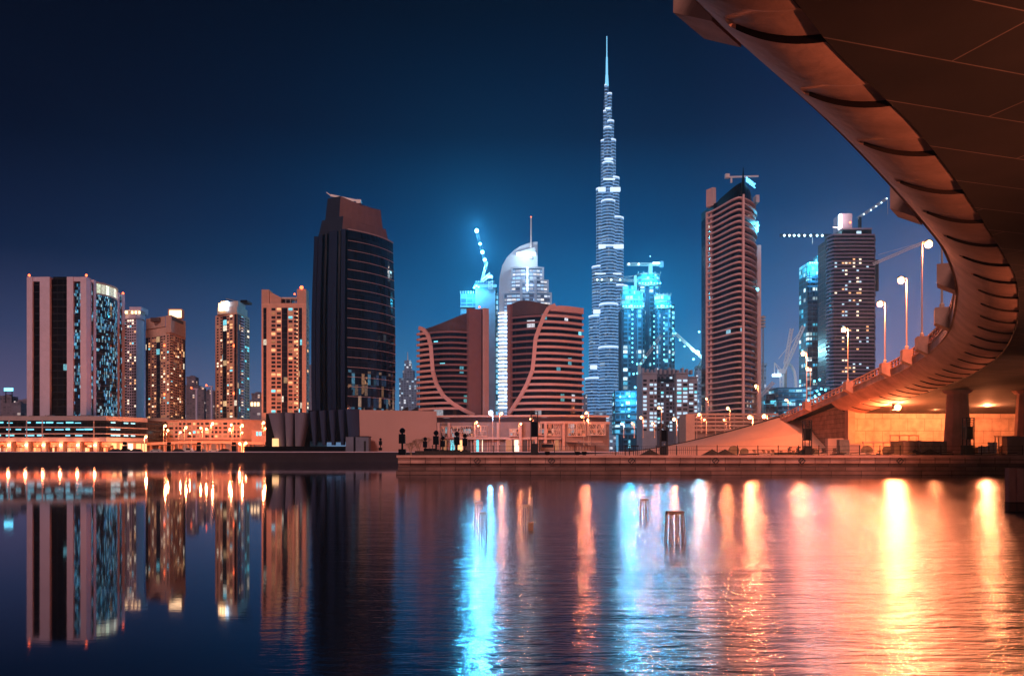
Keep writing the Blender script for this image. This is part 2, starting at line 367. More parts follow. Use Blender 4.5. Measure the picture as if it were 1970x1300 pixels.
def water_mat():
    m = bpy.data.materials.new('canal_water'); m.use_nodes = True; t = m.node_tree; t.nodes.clear()
    co = N(t, 'ShaderNodeTexCoord'); out = N(t, 'ShaderNodeOutputMaterial'); s = N(t, 'ShaderNodeSeparateXYZ'); t.links.new(co.outputs['Object'], s.inputs[0])
    # wind patches: calm to the left and far off, ruffled to the right and near
    n0 = N(t, 'ShaderNodeTexNoise'); n0.inputs['Scale'].default_value = 1; n0.inputs['Detail'].default_value = 3; n0.inputs['Roughness'].default_value = .55
    mp = N(t, 'ShaderNodeMapping'); mp.inputs['Scale'].default_value = (.035, .05, 1); t.links.new(co.outputs['Object'], mp.inputs[0]); t.links.new(mp.outputs[0], n0.inputs['Vector'])
    ang = MA(t, 'DIVIDE', s.outputs[0], MA(t, 'ADD', MA(t, 'ABSOLUTE', s.outputs[1]), 4.0))
    side = MA(t, 'MULTIPLY_ADD', ang, 1.7, .42, clamp=True)
    near = MA(t, 'MULTIPLY_ADD', s.outputs[1], -.012, 1.25, clamp=True)
    wv = MA(t, 'MULTIPLY_ADD', n0.outputs[0], 1.6, -.45)
    ruff = MA(t, 'MULTIPLY', MA(t, 'MULTIPLY', side, MA(t, 'MULTIPLY_ADD', wv, .75, .75)), near, clamp=True)
    rg = MA(t, 'MULTIPLY_ADD', ruff, .215, .034)
    hs = []
    for sc_, wgt in (((.9, 3.2, 1), 1.0), ((3.0, 11, 1), .45), ((.16, .5, 1), 2.0)):
        a = N(t, 'ShaderNodeTexNoise'); a.inputs['Scale'].default_value = 1; a.inputs['Detail'].default_value = 3; a.inputs['Roughness'].default_value = .6
        mp = N(t, 'ShaderNodeMapping'); mp.inputs['Scale'].default_value = sc_; mp.inputs['Rotation'].default_value = (0, 0, R(7)); t.links.new(co.outputs['Object'], mp.inputs[0]); t.links.new(mp.outputs[0], a.inputs['Vector'])
        hs.append(MA(t, 'MULTIPLY', a.outputs[0], wgt))
    h = MA(t, 'ADD', MA(t, 'ADD', hs[0], hs[1]), hs[2])
    bp = N(t, 'ShaderNodeBump'); bp.inputs['Distance'].default_value = .060; t.links.new(h, bp.inputs['Height'])
    t.links.new(MA(t, 'MULTIPLY_ADD', ruff, .93, .006), bp.inputs['Strength'])
    gl = N(t, 'ShaderNodeBsdfGlossy'); gl.inputs['Color'].default_value = (.86, .88, .95, 1); t.links.new(rg, gl.inputs['Roughness']); t.links.new(bp.outputs[0], gl.inputs['Normal'])
    df = N(t, 'ShaderNodeBsdfDiffuse'); df.inputs['Color'].default_value = (.004, .007, .012, 1)
    fr = N(t, 'ShaderNodeFresnel'); fr.inputs['IOR'].default_value = 2.3; t.links.new(bp.outputs[0], fr.inputs['Normal'])
    mx = N(t, 'ShaderNodeMixShader'); t.links.new(fr.outputs[0], mx.inputs[0]); t.links.new(df.outputs[0], mx.inputs[1]); t.links.new(gl.outputs[0], mx.inputs[2]); t.links.new(mx.outputs[0], out.inputs[0])
    return m
M['water'] = water_mat()
M['ground'] = mk('dusty_ground', (.20, .15, .12), var=.3, scale=.08, rough=.95)
M['prom'] = mk('promenade_paving', (.30, .25, .22), var=.2, scale=.4, rough=.9)
M['asphalt'] = mk('asphalt', (.06, .055, .055), var=.2, rough=.9)
M['quay'] = blocks('quay_stone_blocks', (.56, .29, .23), 1.85, .62, 'XZ', mortar=.045, dark=.25, bump=.8, off=0)
M['quay2'] = blocks('quay_wet_blocks', (.22, .115, .095), 3.7, .5, 'XZ', mortar=.04, dark=.3, bump=.7, off=.5)
M['coping'] = mk('quay_coping_stone', (.64, .34, .27), var=.18, scale=.8, bump=.3)
M['bank'] = mk('bank_concrete', (.035, .028, .036), var=.25, scale=.15)
sheet('water', -3000, 3000, -300, 292, 0, 'water')
QX0 = X(765, 105)
sheet('ground', -6000, 6000, 290, 9000, 3.3, 'ground')
mb = MB(); mb.box(QX0 + .3, 400, 106.2, 330, -1, 2.35); struct(mb.build('promenade', 'prom'))
# far bank: a stepped embankment wall
bk_ = thing('embankment_wall', 'low dark concrete embankment along the far left waterline', 'wall', (-250, 290, 0))
mb = MB(); mb.box(-900, QX0 + 60, 284.5, 290, -1, 1.9); mb.build('lower_step', 'bank', bk_)
mb = MB(); mb.box(-900, QX0 + 60, 287.5, 291.5, 1.9, 3.25); mb.build('upper_step', M['lilac'] if False else 'bank', bk_)
mb = MB(); mb.box(-900, QX0 + 60, 287.2, 288.4, 3.25, 3.5); mb.build('coping', 'lilac', bk_)
# near quay with courses
qw = thing('quay_wall', 'stepped stone block quay wall running from the centre to the right edge', 'wall', (30, 105, 0))
mb = MB(); mb.box(QX0 - .15, 400, 105.0, 107.2, 2.12, 2.42); mb.build('coping', 'coping', qw)
mb = MB(); mb.box(QX0, 400, 105.3, 107.2, 1.42, 2.12); mb.build('block_course', 'quay', qw)
mb = MB(); mb.box(QX0, 400, 105.75, 107.2, .95, 1.42); mb.build('recessed_course', 'quay2', qw)
mb = MB(); mb.box(QX0, 400, 105.2, 107.2, .48, .95); mb.build('block_course', 'quay2', qw)
mb = MB(); mb.box(QX0 - .2, 400, 104.9, 107.2, -.6, .48); mb.build('footing', 'quay2', qw)
for px in (918, 1061, 1215, 1377, 1543, 1732):
    x = X(px, 105.2); z = Z(886, 105.2); mb = MB(); r = .42
    for k in range(4):
        a = (x + r * cos(k * pi / 2), 105.24, z + r * sin(k * pi / 2)); b = (x + r * cos((k + 1) * pi / 2), 105.24, z + r * sin((k + 1) * pi / 2)); mb.beam(a, b, .09, .08)
    mb.beam((x - .2, 105.24, z - .2), (x + .2, 105.24, z + .2), .08); mb.build('diamond_emblem', 'dark', qw)

# ================================================================ bridge
EDGE = [(-9.5, 2, 15.15), (-4.5, 9.5, 15.15), (1.0, 17, 15.15), (4.7, 22, 15.15), (6.1, 23.8, 15.15), (8.3, 26.5, 15.15), (11.4, 30.4, 15.15), (15.8, 36.3, 15.15), (20.9, 43.4, 15.15), (25.5, 50.2, 15.1), (31.8, 61.2, 14.9),
        (39.3, 77, 14.5), (44.8, 92, 14.25), (50.2, 110, 14.2), (54.0, 127, 14.1), (56.6, 146, 13.3), (57.6, 168, 11.5), (57.6, 190, 9.4), (55.5, 215, 7.4)]
def catmull(P, step=.5):
    out = []
    for i in range(1, len(P) - 2):
        p0, p1, p2, p3 = P[i - 1], P[i], P[i + 1], P[i + 2]; L = sqrt(sum((p2[k] - p1[k]) ** 2 for k in range(3))); n = max(2, int(L / step))
        for j in range(n):
            t = j / n
            out.append(tuple(.5 * (2 * p1[k] + (p2[k] - p0[k]) * t + (2 * p0[k] - 5 * p1[k] + 4 * p2[k] - p3[k]) * t * t + (3 * p1[k] - p0[k] - 3 * p2[k] + p3[k]) * t ** 3) for k in range(3)))
    out.append(P[-2]); return out
EP = [tuple(2 * a - b for a, b in zip(EDGE[0], EDGE[1]))] + EDGE + [tuple(2 * a - b for a, b in zip(EDGE[-1], EDGE[-2]))]
PATH = catmull(EP, .125)
for _ in range(60):     # relax
    PATH = [PATH[0]] + [tuple((PATH[i - 1][k] + 2 * PATH[i][k] + PATH[i + 1][k]) / 4 for k in range(3)) for i in range(1, len(PATH) - 1)] + [PATH[-1]]
NRM = line_normals(PATH)           # right-hand normal, towards the deck
SS = [0.0]
for a, b in zip(PATH, PATH[1:]): SS.append(SS[-1] + sqrt(sum((a[k] - b[k]) ** 2 for k in range(3))))
def sweep(prof, step=1, s0=0, s1=1e9, closed=False, disp=None):
    """prof: list of (lateral to the right, height); swept along the bridge edge"""
    mb = MB(); idx = [i for i in range(0, len(PATH), step) if s0 <= SS[i] <= s1]; n = len(prof or disp(idx[0])); vs = []
    for i in idx:
        p, q = PATH[i], NRM[i]; pr = disp(i) if disp else prof
        vs += [(p[0] + q[0] * a, p[1] + q[1] * a, p[2] + b) for a, b in pr]
    fs = []
    for j in range(len(idx) - 1):
        for k in range(n if closed else n - 1):
            a = j * n + k; b = j * n + (k + 1) % n; fs.append((a, a + n, b + n, b))
    if closed: fs += [tuple(range(n)), tuple(range(len(vs) - 1, len(vs) - 1 - n, -1))]
    mb.add(vs, fs); return mb
WT = [(0, 3.1), (22, 3.15), (27, 3.4), (40, 3.35), (55, 3.5), (75, 4.1), (130, 5.6), (400, 5.6)]
def hw_(D): return table(WT, max(0, D))
def path_at(s):
    lo, hi = 0, len(SS) - 1
    while hi - lo > 1:
        m_ = (lo + hi) // 2
        if SS[m_] <= s: lo = m_
        else: hi = m_
    f_ = min(1, max(0, (s - SS[lo]) / max(1e-6, SS[hi] - SS[lo])))
    return [lerp(PATH[lo][k], PATH[hi][k], f_) for k in range(3)], [lerp(NRM[lo][k], NRM[hi][k], f_) for k in range(2)]
def cornice():
    """scalloped quarter round cornice; the mesh rows follow the slanting creases of each 5 m panel"""
    T = 30; us = [0, .12, .24, .36, .48] + [.5 + .02 * k for k in range(23)] + [.955, .968, .984, .992]
    rows = []; s = -.3 * 5; send = SS[min(range(len(PATH)), key=lambda i: abs(PATH[i][1] - 153.5))]
    while s < send - 5:
        for u in us: rows.append((s + u * 5, u))
        s += 5
    vs = []
    for s, u in rows:
        for k in range(T + 1):
            t = k / T; p, q = path_at(min(SS[-1], max(0, s + 5 * .24 * t))); W = hw_(p[1])
            x = .15 + W * t ** 1.15; z = -.95 - 2.0 * (1 - (1 - t) ** 2.1)
            w = .40 * max(0, min(1, (t - .40) / .32)) ** .55
            q_ = (u - (1 - w)) / w if w > .001 else 0
            d = 0 if q_ <= 0 else min(1, w * 7) * ((.05 * min(1, q_ * 9) + .07 * q_ ** 1.5) if u < .95 else .42 if u < .98 else 0)
            vs.append((p[0] + q[0] * (x + d * .2), p[1] + q[1] * (x + d * .2), p[2] + z + d))
    n = T + 1; mb = MB(); mb.add(vs, [(j * n + k, (j + 1) * n + k, (j + 1) * n + k + 1, j * n + k + 1) for j in range(len(rows) - 1) for k in range(T)])
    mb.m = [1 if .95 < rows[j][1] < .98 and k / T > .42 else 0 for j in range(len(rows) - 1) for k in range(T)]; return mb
M['bridge'] = mk('bridge_concrete', (.50, .275, .21), var=.34, scale=.35, bump=.3)
def soffit_mat():
    m = bpy.data.materials.new('board_marked_soffit'); m.use_nodes = True; t = m.node_tree; b = t.nodes['Principled BSDF']; b.inputs['Roughness'].default_value = .8
    co = N(t, 'ShaderNodeTexCoord'); n1 = N(t, 'ShaderNodeTexNoise'); n1.inputs['Scale'].default_value = .3; n1.inputs['Detail'].default_value = 8; t.links.new(co.outputs['Object'], n1.inputs['Vector'])
    w = N(t, 'ShaderNodeTexBrick'); mp = N(t, 'ShaderNodeMapping'); mp.inputs['Rotation'].default_value = (0, 0, R(-18)); t.links.new(co.outputs['Object'], mp.inputs[0]); t.links.new(mp.outputs[0], w.inputs[0])
    w.inputs['Scale'].default_value = 1; w.inputs['Brick Width'].default_value = 7.5; w.inputs['Row Height'].default_value = 2.4; w.inputs['Mortar Size'].default_value = .035; w.inputs['Mortar Smooth'].default_value = .9
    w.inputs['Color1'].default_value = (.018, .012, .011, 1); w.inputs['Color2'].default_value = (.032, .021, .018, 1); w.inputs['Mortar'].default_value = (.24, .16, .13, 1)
    t.links.new(MIX(t, 1.0, w.outputs[0], RAMP(t, n1.outputs[0], [(.3, (.55, .55, .55)), (.7, (1.25, 1.2, 1.2))]), 'MULTIPLY'), b.inputs['Base Color'])
    return m
M['soffit'] = soffit_mat()
M['crease_shade'] = mk('painted_crease_shade', (.03, .017, .013), spec=.05)  # dark colour stands in for shade in the cornice creases
BR = thing('road_bridge', 'curved concrete road bridge sweeping overhead from the right with scalloped underside', 'bridge', (60, 100, 0))
cornice().build('scalloped_cornice', ['bridge', 'crease_shade'], BR)
def hw(i): return .15 + hw_(PATH[i][1])
ab = SS[min(range(len(PATH)), key=lambda i: abs(PATH[i][1] - 152))]
sweep(None, 4, s1=ab + 8, disp=lambda i: [(hw(i) + .02, -2.94), (hw(i) + .05, -3.0), (hw(i) + 4, -3.04), (hw(i) + 16, -3.05), (hw(i) + 34, -3.0), (44, -1.2), (44, -.2), (hw(i) + .02, -.2)]).build('deck_underside', 'soffit', BR)
sweep([(.0, -.95), (0, -.15), (-.12, -.1), (-.12, .05), (.45, .05), (.45, -.95)], 2, closed=True).build('edge_beam', 'bridge', BR)
sweep([(.46, -.3), (.46, -.05), (43, -.05), (43, -.3)], 4, closed=True).build('road_deck', 'asphalt', BR)
sweep([(.02, .95), (.02, 1.1), (.30, 1.1), (.30, .95)], 4, closed=True).build('top_rail', 'bridge', BR)
sweep([(.08, .50), (.08, .60), (.22, .60), (.22, .50)], 4, closed=True).build('middle_rail', 'bridge', BR)
s = 4.0; post = None; kk = 0
while s < SS[-1] - 1:
    i = min(range(len(SS)), key=lambda j: abs(SS[j] - s)); p, q = PATH[i], NRM[i]
    if p[1] > 40:
        if post is None:
            mb = MB(); mb.box(.03, .27, -.14, .14, .05, .95)
            me_o = mb.build('rail_post', 'bridge'); post = me_o; o = me_o
        else: o = post.copy(); COL.objects.link(o)
        o.parent = BR; bl = BR.location; o.location = (p[0] - bl[0], p[1] - bl[1], p[2] - bl[2]); o.rotation_euler = (0, 0, atan2(q[1], q[0])); kk += 1
        s += 2.1 if kk < 99 else 1e9
    else: s += 2
# lamp brackets on the outer face
BRK = []
for D_ in (23.6, 42.5, 60, 75.5, 92, 103, 118, 141, 165, 190):
    i = min(range(len(PATH)), key=lambda j: abs(PATH[j][1] - D_)); p, q = PATH[i], NRM[i]; t_ = (-q[1], q[0])
    def loc(a, b, c): return (p[0] + q[0] * a + t_[0] * b, p[1] + q[1] * a + t_[1] * b, p[2] + c)
    mb = MB(); w = .95
    mb.add([loc(-1.15, -w, .9), loc(.0, -w, .9), loc(0, -w, -1.05), loc(-1.15, -w, -.45), loc(-1.15, w, .9), loc(0, w, .9), loc(0, w, -1.05), loc(-1.15, w, -.45)],
           [(0, 1, 2, 3), (7, 6, 5, 4), (0, 4, 5, 1), (1, 5, 6, 2), (2, 6, 7, 3), (3, 7, 4, 0)])
    mb.build('lamp_bracket', 'bridge', BR); BRK.append((loc(-.55, 0, .9), q, D_))
# piers
def pier(x, y, z1, label):
    t = thing('bridge_pier', label, 'pier', (x, y, 2.35), 'piers under the bridge')
    mb = MB(); ring = lambda a, b: [(x + a * cos(k * pi / 6 + .26) ** 1 * (1), y + b * sin(k * pi / 6 + .26)) for k in range(12)]
    mb.prism(ring(1.85, 1.5), 2.35, z1 - 1.0, top=ring(1.35, 1.2)); mb.build('column', 'bridge', t)
    mb = MB(); mb.prism(ring(1.5, 1.5), z1 - 1.0, z1 + .3, top=ring(3.0, 2.2)); mb.build('pier_head', 'bridge', t)
pier(X(1842, 116), 116, 11.7, 'tapered round concrete pier under the bridge behind the dark lattice totem')
for (x_, y_, tg, lb) in ((26, 14, (9, 29, 12.6), 'bridge pier beside the viewpoint, outside the picture on the right'), (47, 43, (26, 55, 12.6), 'bridge pier standing in the canal outside the right edge'), (64, 76, (44, 93, 12.3), 'bridge pier standing in the canal beyond the right edge, farther one')):
    pier(x_, y_, 11.7, lb)
    f = thing('flood_light', 'added floodlight on the ' + lb, 'floodlight', (x_ - 2.2, y_, 4)); MB().box(x_ - 2.3, x_ - 1.6, y_ - .3, y_ + .3, 3.7, 4.1).build('housing', 'dark', f); MB().ball((x_ - 2.1, y_, 4.3), .16, 8).build('bulb', 'bulb', f)
    lo = light('flood_glow', (x_ - 2.3, y_, 4.8), 10500, (1, .23, .10), .25, f); ld = bpy.data.lights.new('flood_glow', 'SPOT'); ld.energy = 15000; ld.color = (1, .29, .14); ld.spot_size = R(88); ld.spot_blend = .8; ld.shadow_soft_size = .25  # added spot on an unseen pier, aimed to brighten the cornice
    lo.data = ld; dv = (tg[0] - x_ + 2.3, tg[1] - y_, tg[2] - 4.8); lo.rotation_euler = (atan2(hypot(dv[0], dv[1]), -dv[2]), 0, atan2(dv[0], -dv[1]) * -1 + pi) if False else (0, 0, 0)
    import mathutils
    lo.rotation_euler = mathutils.Vector(dv).to_track_quat('-Z', 'Y').to_euler()
pier(X(1977, 116), 116, 11.7, 'concrete bridge pier cut off by the right edge of the photo')
# abutment wall and retaining wall
M['abut'] = blocks('abutment_panels', (.62, .42, .30), 3.0, 2.2, 'XZ', mortar=.04, dark=.45, off=.5, var=.08, bump=.6)
M['retain'] = blocks('retaining_wall_panels', (.40, .25, .19), 2.6, .85, 'YZ', mortar=.05, dark=.5, off=.5, var=.10, bump=.5)
M['slope'] = mk('paved_slope_concrete', (.72, .43, .31), var=.14, scale=.12, bump=.2)
aw = thing('abutment_wall', 'pale interlocking panel wall lit orange beneath the bridge', 'wall', (78, 152, 2.3))
mb = MB(); mb.box(60.6, 120, 152, 153, 2.3, 10.2); mb.build('panel_face', 'abut', aw)
mb = MB(); mb.box(60.3, 120, 151.7, 153.2, 10.2, 10.9); mb.build('capping_beam', 'bridge', aw)
mb = MB(); mb.box(59.7, 60.9, 151.5, 153.1, 2.3, 11.6); mb.build('corner_column', 'bridge', aw)
rw = thing('retaining_wall', 'reddish block retaining wall beneath the descending ramp', 'wall', (60, 170, 2.3))
i0 = min(range(len(PATH)), key=lambda j: abs(PATH[j][1] - 152)); idx = list(range(i0, len(PATH), 12))
pts = [(60.3 - max(0, (PATH[i][1] - 190)) * .09, PATH[i][1]) for i in idx]
mb = MB(); n = len(pts); vs = []
for (x, y), i in zip(pts, idx): vs += [(x, y, 2.3), (x, y, PATH[i][2] - .9), (x + .8, y, PATH[i][2] - .9), (x + .8, y, 2.3)]
fs = []
for k in range(n - 1):
    a, b = 4 * k, 4 * k + 4; fs += [(a, b, b + 1, a + 1), (a + 1, b + 1, b + 2, a + 2)]
mb.add(vs, fs); mb.build('panel_face', 'retain', rw)
# paved slope (cone) at the ramp foot
sl = MB(); NXS, NYS = 40, 16; vs = []
for j in range(NYS + 1):
    for i in range(NXS + 1):
        a = i / NXS; b = j / NYS           # a: left to right, b: toe to crest
        crest = (lerp(26, 60.2, a), lerp(206, 184, a), 3.0 + 8.4 * a ** 1.45)
        toe = (lerp(12, 60.2, a), lerp(176, 160 - 4 * sin(a * pi), a), 2.36)
        e = b ** .95
        z = lerp(toe[2], crest[2], e) + .35 * sin(pi * b) * a + (.25 if .42 < b < .5 else 0) * a
        vs.append((lerp(toe[0], crest[0], e), lerp(toe[1], crest[1], e), z))
sl.add(vs, [(j * (NXS + 1) + i, j * (NXS + 1) + i + 1, (j + 1) * (NXS + 1) + i + 1, (j + 1) * (NXS + 1) + i) for j in range(NYS) for i in range(NXS)])
# back side and fill
top = vs[-(NXS + 1):]; o = len(sl.v)
sl.add([(x, y, z) for x, y, z in top] + [(x + 2, y + 26, 3.2) for x, y, z in top], [(i, i + 1, NXS + 2 + i, NXS + 1 + i) for i in range(NXS)])
struct(sl.build('paved_slope', 'slope'))
mb = MB()
for i in range(NXS):
    if i > 2: mb.beam(top[i], top[i + 1], .5, .35)
tag(mb.build('kerb', 'dark'), 'dark kerb running up the crest of the pale paved slope', 'kerb')
# ================================================================ buildings
G0 = 3.3
M['strip_glass'] = cells('strip_glass', (.012, .014, .025), 3.4, 2.2, frame=(.05, .045, .05), lit=.09, cols=((1, .6, .3), (1, .85, .65), (.25, .85, 1)), es=.8)
M['tower_glass'] = cells('tower_blue_glass', (.010, .022, .045), 1.65, .75, frame=(.03, .05, .08), fw=.10, lit=.34, clump=.13, cols=((.12, .55, .9), (.2, .7, 1), (.10, .35, .7), (.5, .85, 1)), es=.55, rough=.06)  # glowing blue cells stand in for reflections in the glass
M['tower_black'] = cells('tower_black_glass', (.004, .005, .008), 3.6, 3.0, frame=(.010, .012, .02), fw=.14, lit=.004, es=1.2, rough=.16)

# ---- dark striped tower at the left
tw = thing('office_tower', 'lilac pillared office tower with black glass recess and red roof beacons, leftmost big tower', 'tower', (-229, 430, G0 + 16))
XL, XR = X(53, 430), X(167, 430); ZT = Z(533, 430); zb = G0 + 15
def px(p): return X(p, 430)
MB().box(XL + .8, XR - .8, 431, 470.5, zb, ZT - 1).build('core', 'tower_black', tw)
for a, b in ((53, 64), (78, 97), (130, 142), (156, 167.4)):
    MB().box(px(a), px(b), 429.2, 433.5, zb, ZT).build('pillar', 'lilac', tw)
for a, b in ((64, 78), (142, 156)):
    MB().box(px(a) + .02, px(b) - .02, 429.6, 433, ZT - 2.2, ZT).build('head_beam', 'lilac', tw)
    MB().box(px(a) + .02, px(b) - .02, 430.4, 431.2, zb, ZT - 2.3).build('glass_strip', 'tower_glass' if a == 142 else 'tower_black', tw)
MB().box(px(97) + .02, px(130) - .02, 432.5, 468, zb, ZT + .7).build('recess_glazing', 'tower_black', tw)
for py in (600, 642, 685, 728):
    MB().box(px(99), px(129), 431.6, 432.6, Z(py, 432), Z(py, 432) + .35).build('recess_ledge', 'steel', tw)
    mb = MB(); c = px(117); z = Z(py, 432) + .4
    mb.box(c - 1, c - .8, 431.7, 432.4, z, z + 1.6); mb.box(c + .8, c + 1, 431.7, 432.4, z, z + 1.6); mb.box(c - 1, c + 1, 431.7, 432.4, z + 1.6, z + 1.8); mb.build('window_frame', 'steel', tw)
for a, b in ((433.5, 434), (436.5, 439), (463, 465.2), (468.5, 471.5)):
    MB().box(XR - 2, XR + .3, a + .02, b, zb, ZT - (1.2 if a > 450 else 0)).build('pillar', 'lilac', tw)
for a, b in ((434, 436.5), (465.2, 468.5)):
    MB().box(XR - 2, XR - .1, a, b, zb, ZT - 2).build('glass_strip', 'tower_glass', tw)
bay = [(XR - 1, 439)] + arc((XR, 439.1), (XR, 462.9), 3.6, 14) + [(XR - 1, 463)]
MB().prism(bay, zb, Z(570, 445)).build('curved_bay', 'tower_glass', tw)
MB().prism(bay, Z(570, 445), Z(567, 445)).build('bay_cornice', 'paleconc', tw)
MB().prism([(p[0] - .5, p[1]) for p in bay], Z(567, 445), Z(549, 445)).build('lit_crown', cells('crown_glass', (.1, .1, .08), 20, 3.2, frame=(.6, .6, .6), mw=.14, lit=1, cols=((.75, .85, .6), (.9, .9, .7)), es=1.1), tw)
MB().strip(bay, Z(549, 445), Z(546, 445), .4, 1.2).build('bay_cornice', 'paleconc', tw)
for k in range(24):
    z = zb + 3.3 * k
    if z < ZT - 14: MB().strip(bay[1:-1], z, z + .22, .12, .3).build('floor_line', 'greyblue', tw)
MB().beam((XR - 4, 450, ZT - 1), (XR - 4, 450, ZT - .2), .4).beam((XR - 12, 448, ZT), (XR + 3, 452, ZT - .6), .3).build('roof_davit', 'steel', tw)
def beacon(p, parent, r=.6, power=0):
    MB().ball(p, r).build('beacon', 'bulbr', parent)
for p in ((px(56), 430, ZT + .9), (px(166), 430, ZT + .9), (XR, 470, ZT - .6)): beacon(p, tw)

# ---- low mall under it
ml = thing('shopping_mall', 'low banded mall with cyan strip lights and glowing shop fronts at the far left', 'mall', (-250, 400, G0))
mx0, mx1 = -300, X(205, 400); md = (X(281, 423), 423); mfp = [(mx0, 400), (mx1, 400), md, (md[0], 480), (mx0, 480)]
zt = ztm = Z(802, 400); line = [(mx0, 400), (mx1, 400), md]
MB().prism(mfp, G0 + 5.2, zt - .4).build('core', 'tower_black', ml)
M['mallband'] = mk('mall_cladding', (.40, .36, .38), var=.10, rough=.5)
for a, b, o in ((800, 808.5, .9), (820.5, 822.5, 1.1), (833, 835, 1.1), (841, 849, .9)):
    MB().strip(line, Z(b, 400), Z(a, 400), o, 1.4).build('cladding_band', 'mallband', ml)
for yy in (814, 827, 838.5):
    for k in range(22):
        x0 = mx0 + 4.6 * k + random.random(); w = random.uniform(1.8, 4.2)
        if x0 > X(176, 400) or random.random() < (.25 if yy < 830 else .6): continue
        MB().box(x0 + 3, x0 + 3 + w, 399.6, 399.95, Z(yy, 400), Z(yy, 400) + random.uniform(.35, .8)).build('strip_light', 'cyanstrip', ml)
    for t in (.1, .22, .42, .6):
        if random.random() < .75:
            a = (lerp(line[1][0], md[0], t), lerp(400, 423, t)); b = (lerp(line[1][0], md[0], t + .1), lerp(400, 423, t + .1))
            MB().strip([a, b], Z(yy, 405), Z(yy, 405) + .6, .3, .3).build('strip_light', 'cyanstrip', ml)
for p in (19, 53, 83, 182):
    MB().box(X(p, 400) - .15, X(p, 400) + .15, 398.9, 399.6, Z(841, 400), Z(808, 400)).build('mullion', 'mallband', ml)
# ground floor shops: recessed glowing fronts, signs, columns
MB().prism([(mx0, 403.5), (mx1 - 1, 403.5), (md[0] - 3, 424.5), (md[0] - 3, 470), (mx0, 470)], G0, G0 + 5.2).build('arcade_wall', M['beige'], ml)
shopc = [(1, .34, .12), (1, .46, .2), (1, .62, .34), (.95, .28, .1)]
M['shopglow'] = cells('shop_fronts', (.3, .15, .08), 2.4, 1.1, frame=(.25, .12, .06), fw=.16, mw=.10, lit=.75, cols=((1, .30, .10), (1, .44, .17), (1, .60, .30), (1, .22, .08), (1, .75, .5)), es=1.1)
step = (X(205, 400) - X(-10, 400)) / 6.5
sx0 = X(-14, 400)
M['bulbm'] = mk('mall_lantern', (1, .7, .4), var=0, emit=(1, .66, .36), es=14)
def text(name, s_, loc, size, mat, parent, rz=0, ext=.04, align='CENTER', label=None):
    c = bpy.data.curves.new(name, 'FONT'); c.body = s_; c.size = size; c.extrude = ext; c.align_x = align; c.align_y = 'CENTER'; c.resolution_u = 2
    tmp = bpy.data.objects.new(name, c); COL.objects.link(tmp); dg = bpy.context.evaluated_depsgraph_get()
    me = bpy.data.meshes.new_from_object(tmp.evaluated_get(dg)); bpy.data.objects.remove(tmp); me.materials.clear(); me.materials.append(M[mat])
    o = bpy.data.objects.new(name, me); COL.objects.link(o); o.parent = parent; b = base_of(parent)
    o.location = tuple(loc[i] - b[i] for i in range(3)); o.rotation_euler = (R(90), 0, rz); return o
for k in range(7):
    x = sx0 + step * k
    MB().box(x - .9, x + .9, 399.3, 401.2, G0, G0 + 5.2).build('arcade_column', 'mallband', ml)
    w = MB().box(x + 1.3, x + step - 1.3, 402.9, 403.4, G0 + .3, G0 + 3.6).build('shop_window', 'shopglow', ml)
    sg = MB(); x1 = x + 1.6
    # illegible red lettering as a run of strokes
    while x1 < x + step - 2.2:
        h = random.uniform(.55, 1.1); wv_ = random.uniform(.18, .5); sg.box(x1, x1 + wv_, 402.5, 402.7, G0 + 4.0, G0 + 4.0 + h); x1 += wv_ + .12
    sg.build('shop_sign', 'redsign', ml)
    MB().ball((x, 399.0, G0 + 3.6), .45).build('wall_lantern', 'bulbm', ml)
    light('lantern_light', (x + .5, 397.4, G0 + 3.6), 1900, (1, .23, .085), .5, ml)
for t in (.08, .3, .52, .74, .9):
    a = (lerp(mx1, md[0], t) - 1, lerp(403.5, 424.5, t)); b = (lerp(mx1, md[0], t + .13) - 1, lerp(403.5, 424.5, t + .13))
    MB().strip([a, b], G0 + .3, G0 + 4.6, .2, .2).build('shop_window', 'shop' if t != .52 else 'wwhite', ml)
light('lantern_light', (mx1 + 8, 402, G0 + 4), 4000, (1, .4, .18), .5, ml)
random.seed(3)
# dark shrubs on the mall roof
def leafy(name, c, r, n, mat, parent=None, zs=.7, leaf=.35):
    mb = MB()
    for _ in range(n):
        th = random.uniform(0, 2 * pi); ph = math.acos(random.uniform(-.3, 1)); rr = r * random.uniform(.45, 1.0) * (1 + .25 * sin(3 * th + r))
        p = (c[0] + rr * sin(ph) * cos(th), c[1] + rr * sin(ph) * sin(th), c[2] + rr * cos(ph) * zs)
        a = [random.uniform(-1, 1) for _ in range(3)]; b = [random.uniform(-1, 1) for _ in range(3)]; s_ = leaf * random.uniform(.6, 1.4)
        mb.add([p, tuple(p[i] + a[i] * s_ for i in range(3)), tuple(p[i] + (a[i] + b[i]) * s_ * .8 for i in range(3)), tuple(p[i] + b[i] * s_ for i in range(3))], [(0, 1, 2, 3)])
    return mb.build(name, mat, parent)
M['leaf'] = mk('dark_leaves', (.03, .035, .02), var=.5, scale=1.5)
for k, pxx in enumerate((22, 44, 66, 88, 118, 150, 172, 222, 245, 268)):
    D_ = 402 if pxx < 200 else lerp(402, 424, (pxx - 205) / 76) + 2
    p = (X(pxx, D_), D_ + 1, zt - .3); r = random.uniform(1.3, 2.6)
    t = thing('roof_shrub', 'dark rounded shrub on the roof edge of the banded mall at the far left', 'shrub', p, 'shrubs along the mall roof')
    leafy('foliage', p, r, 260, 'leaf', t, .6)
    MB().lathe([(.12, -.3), (.06, .8)], p, 5).build('stem', 'wood', t)

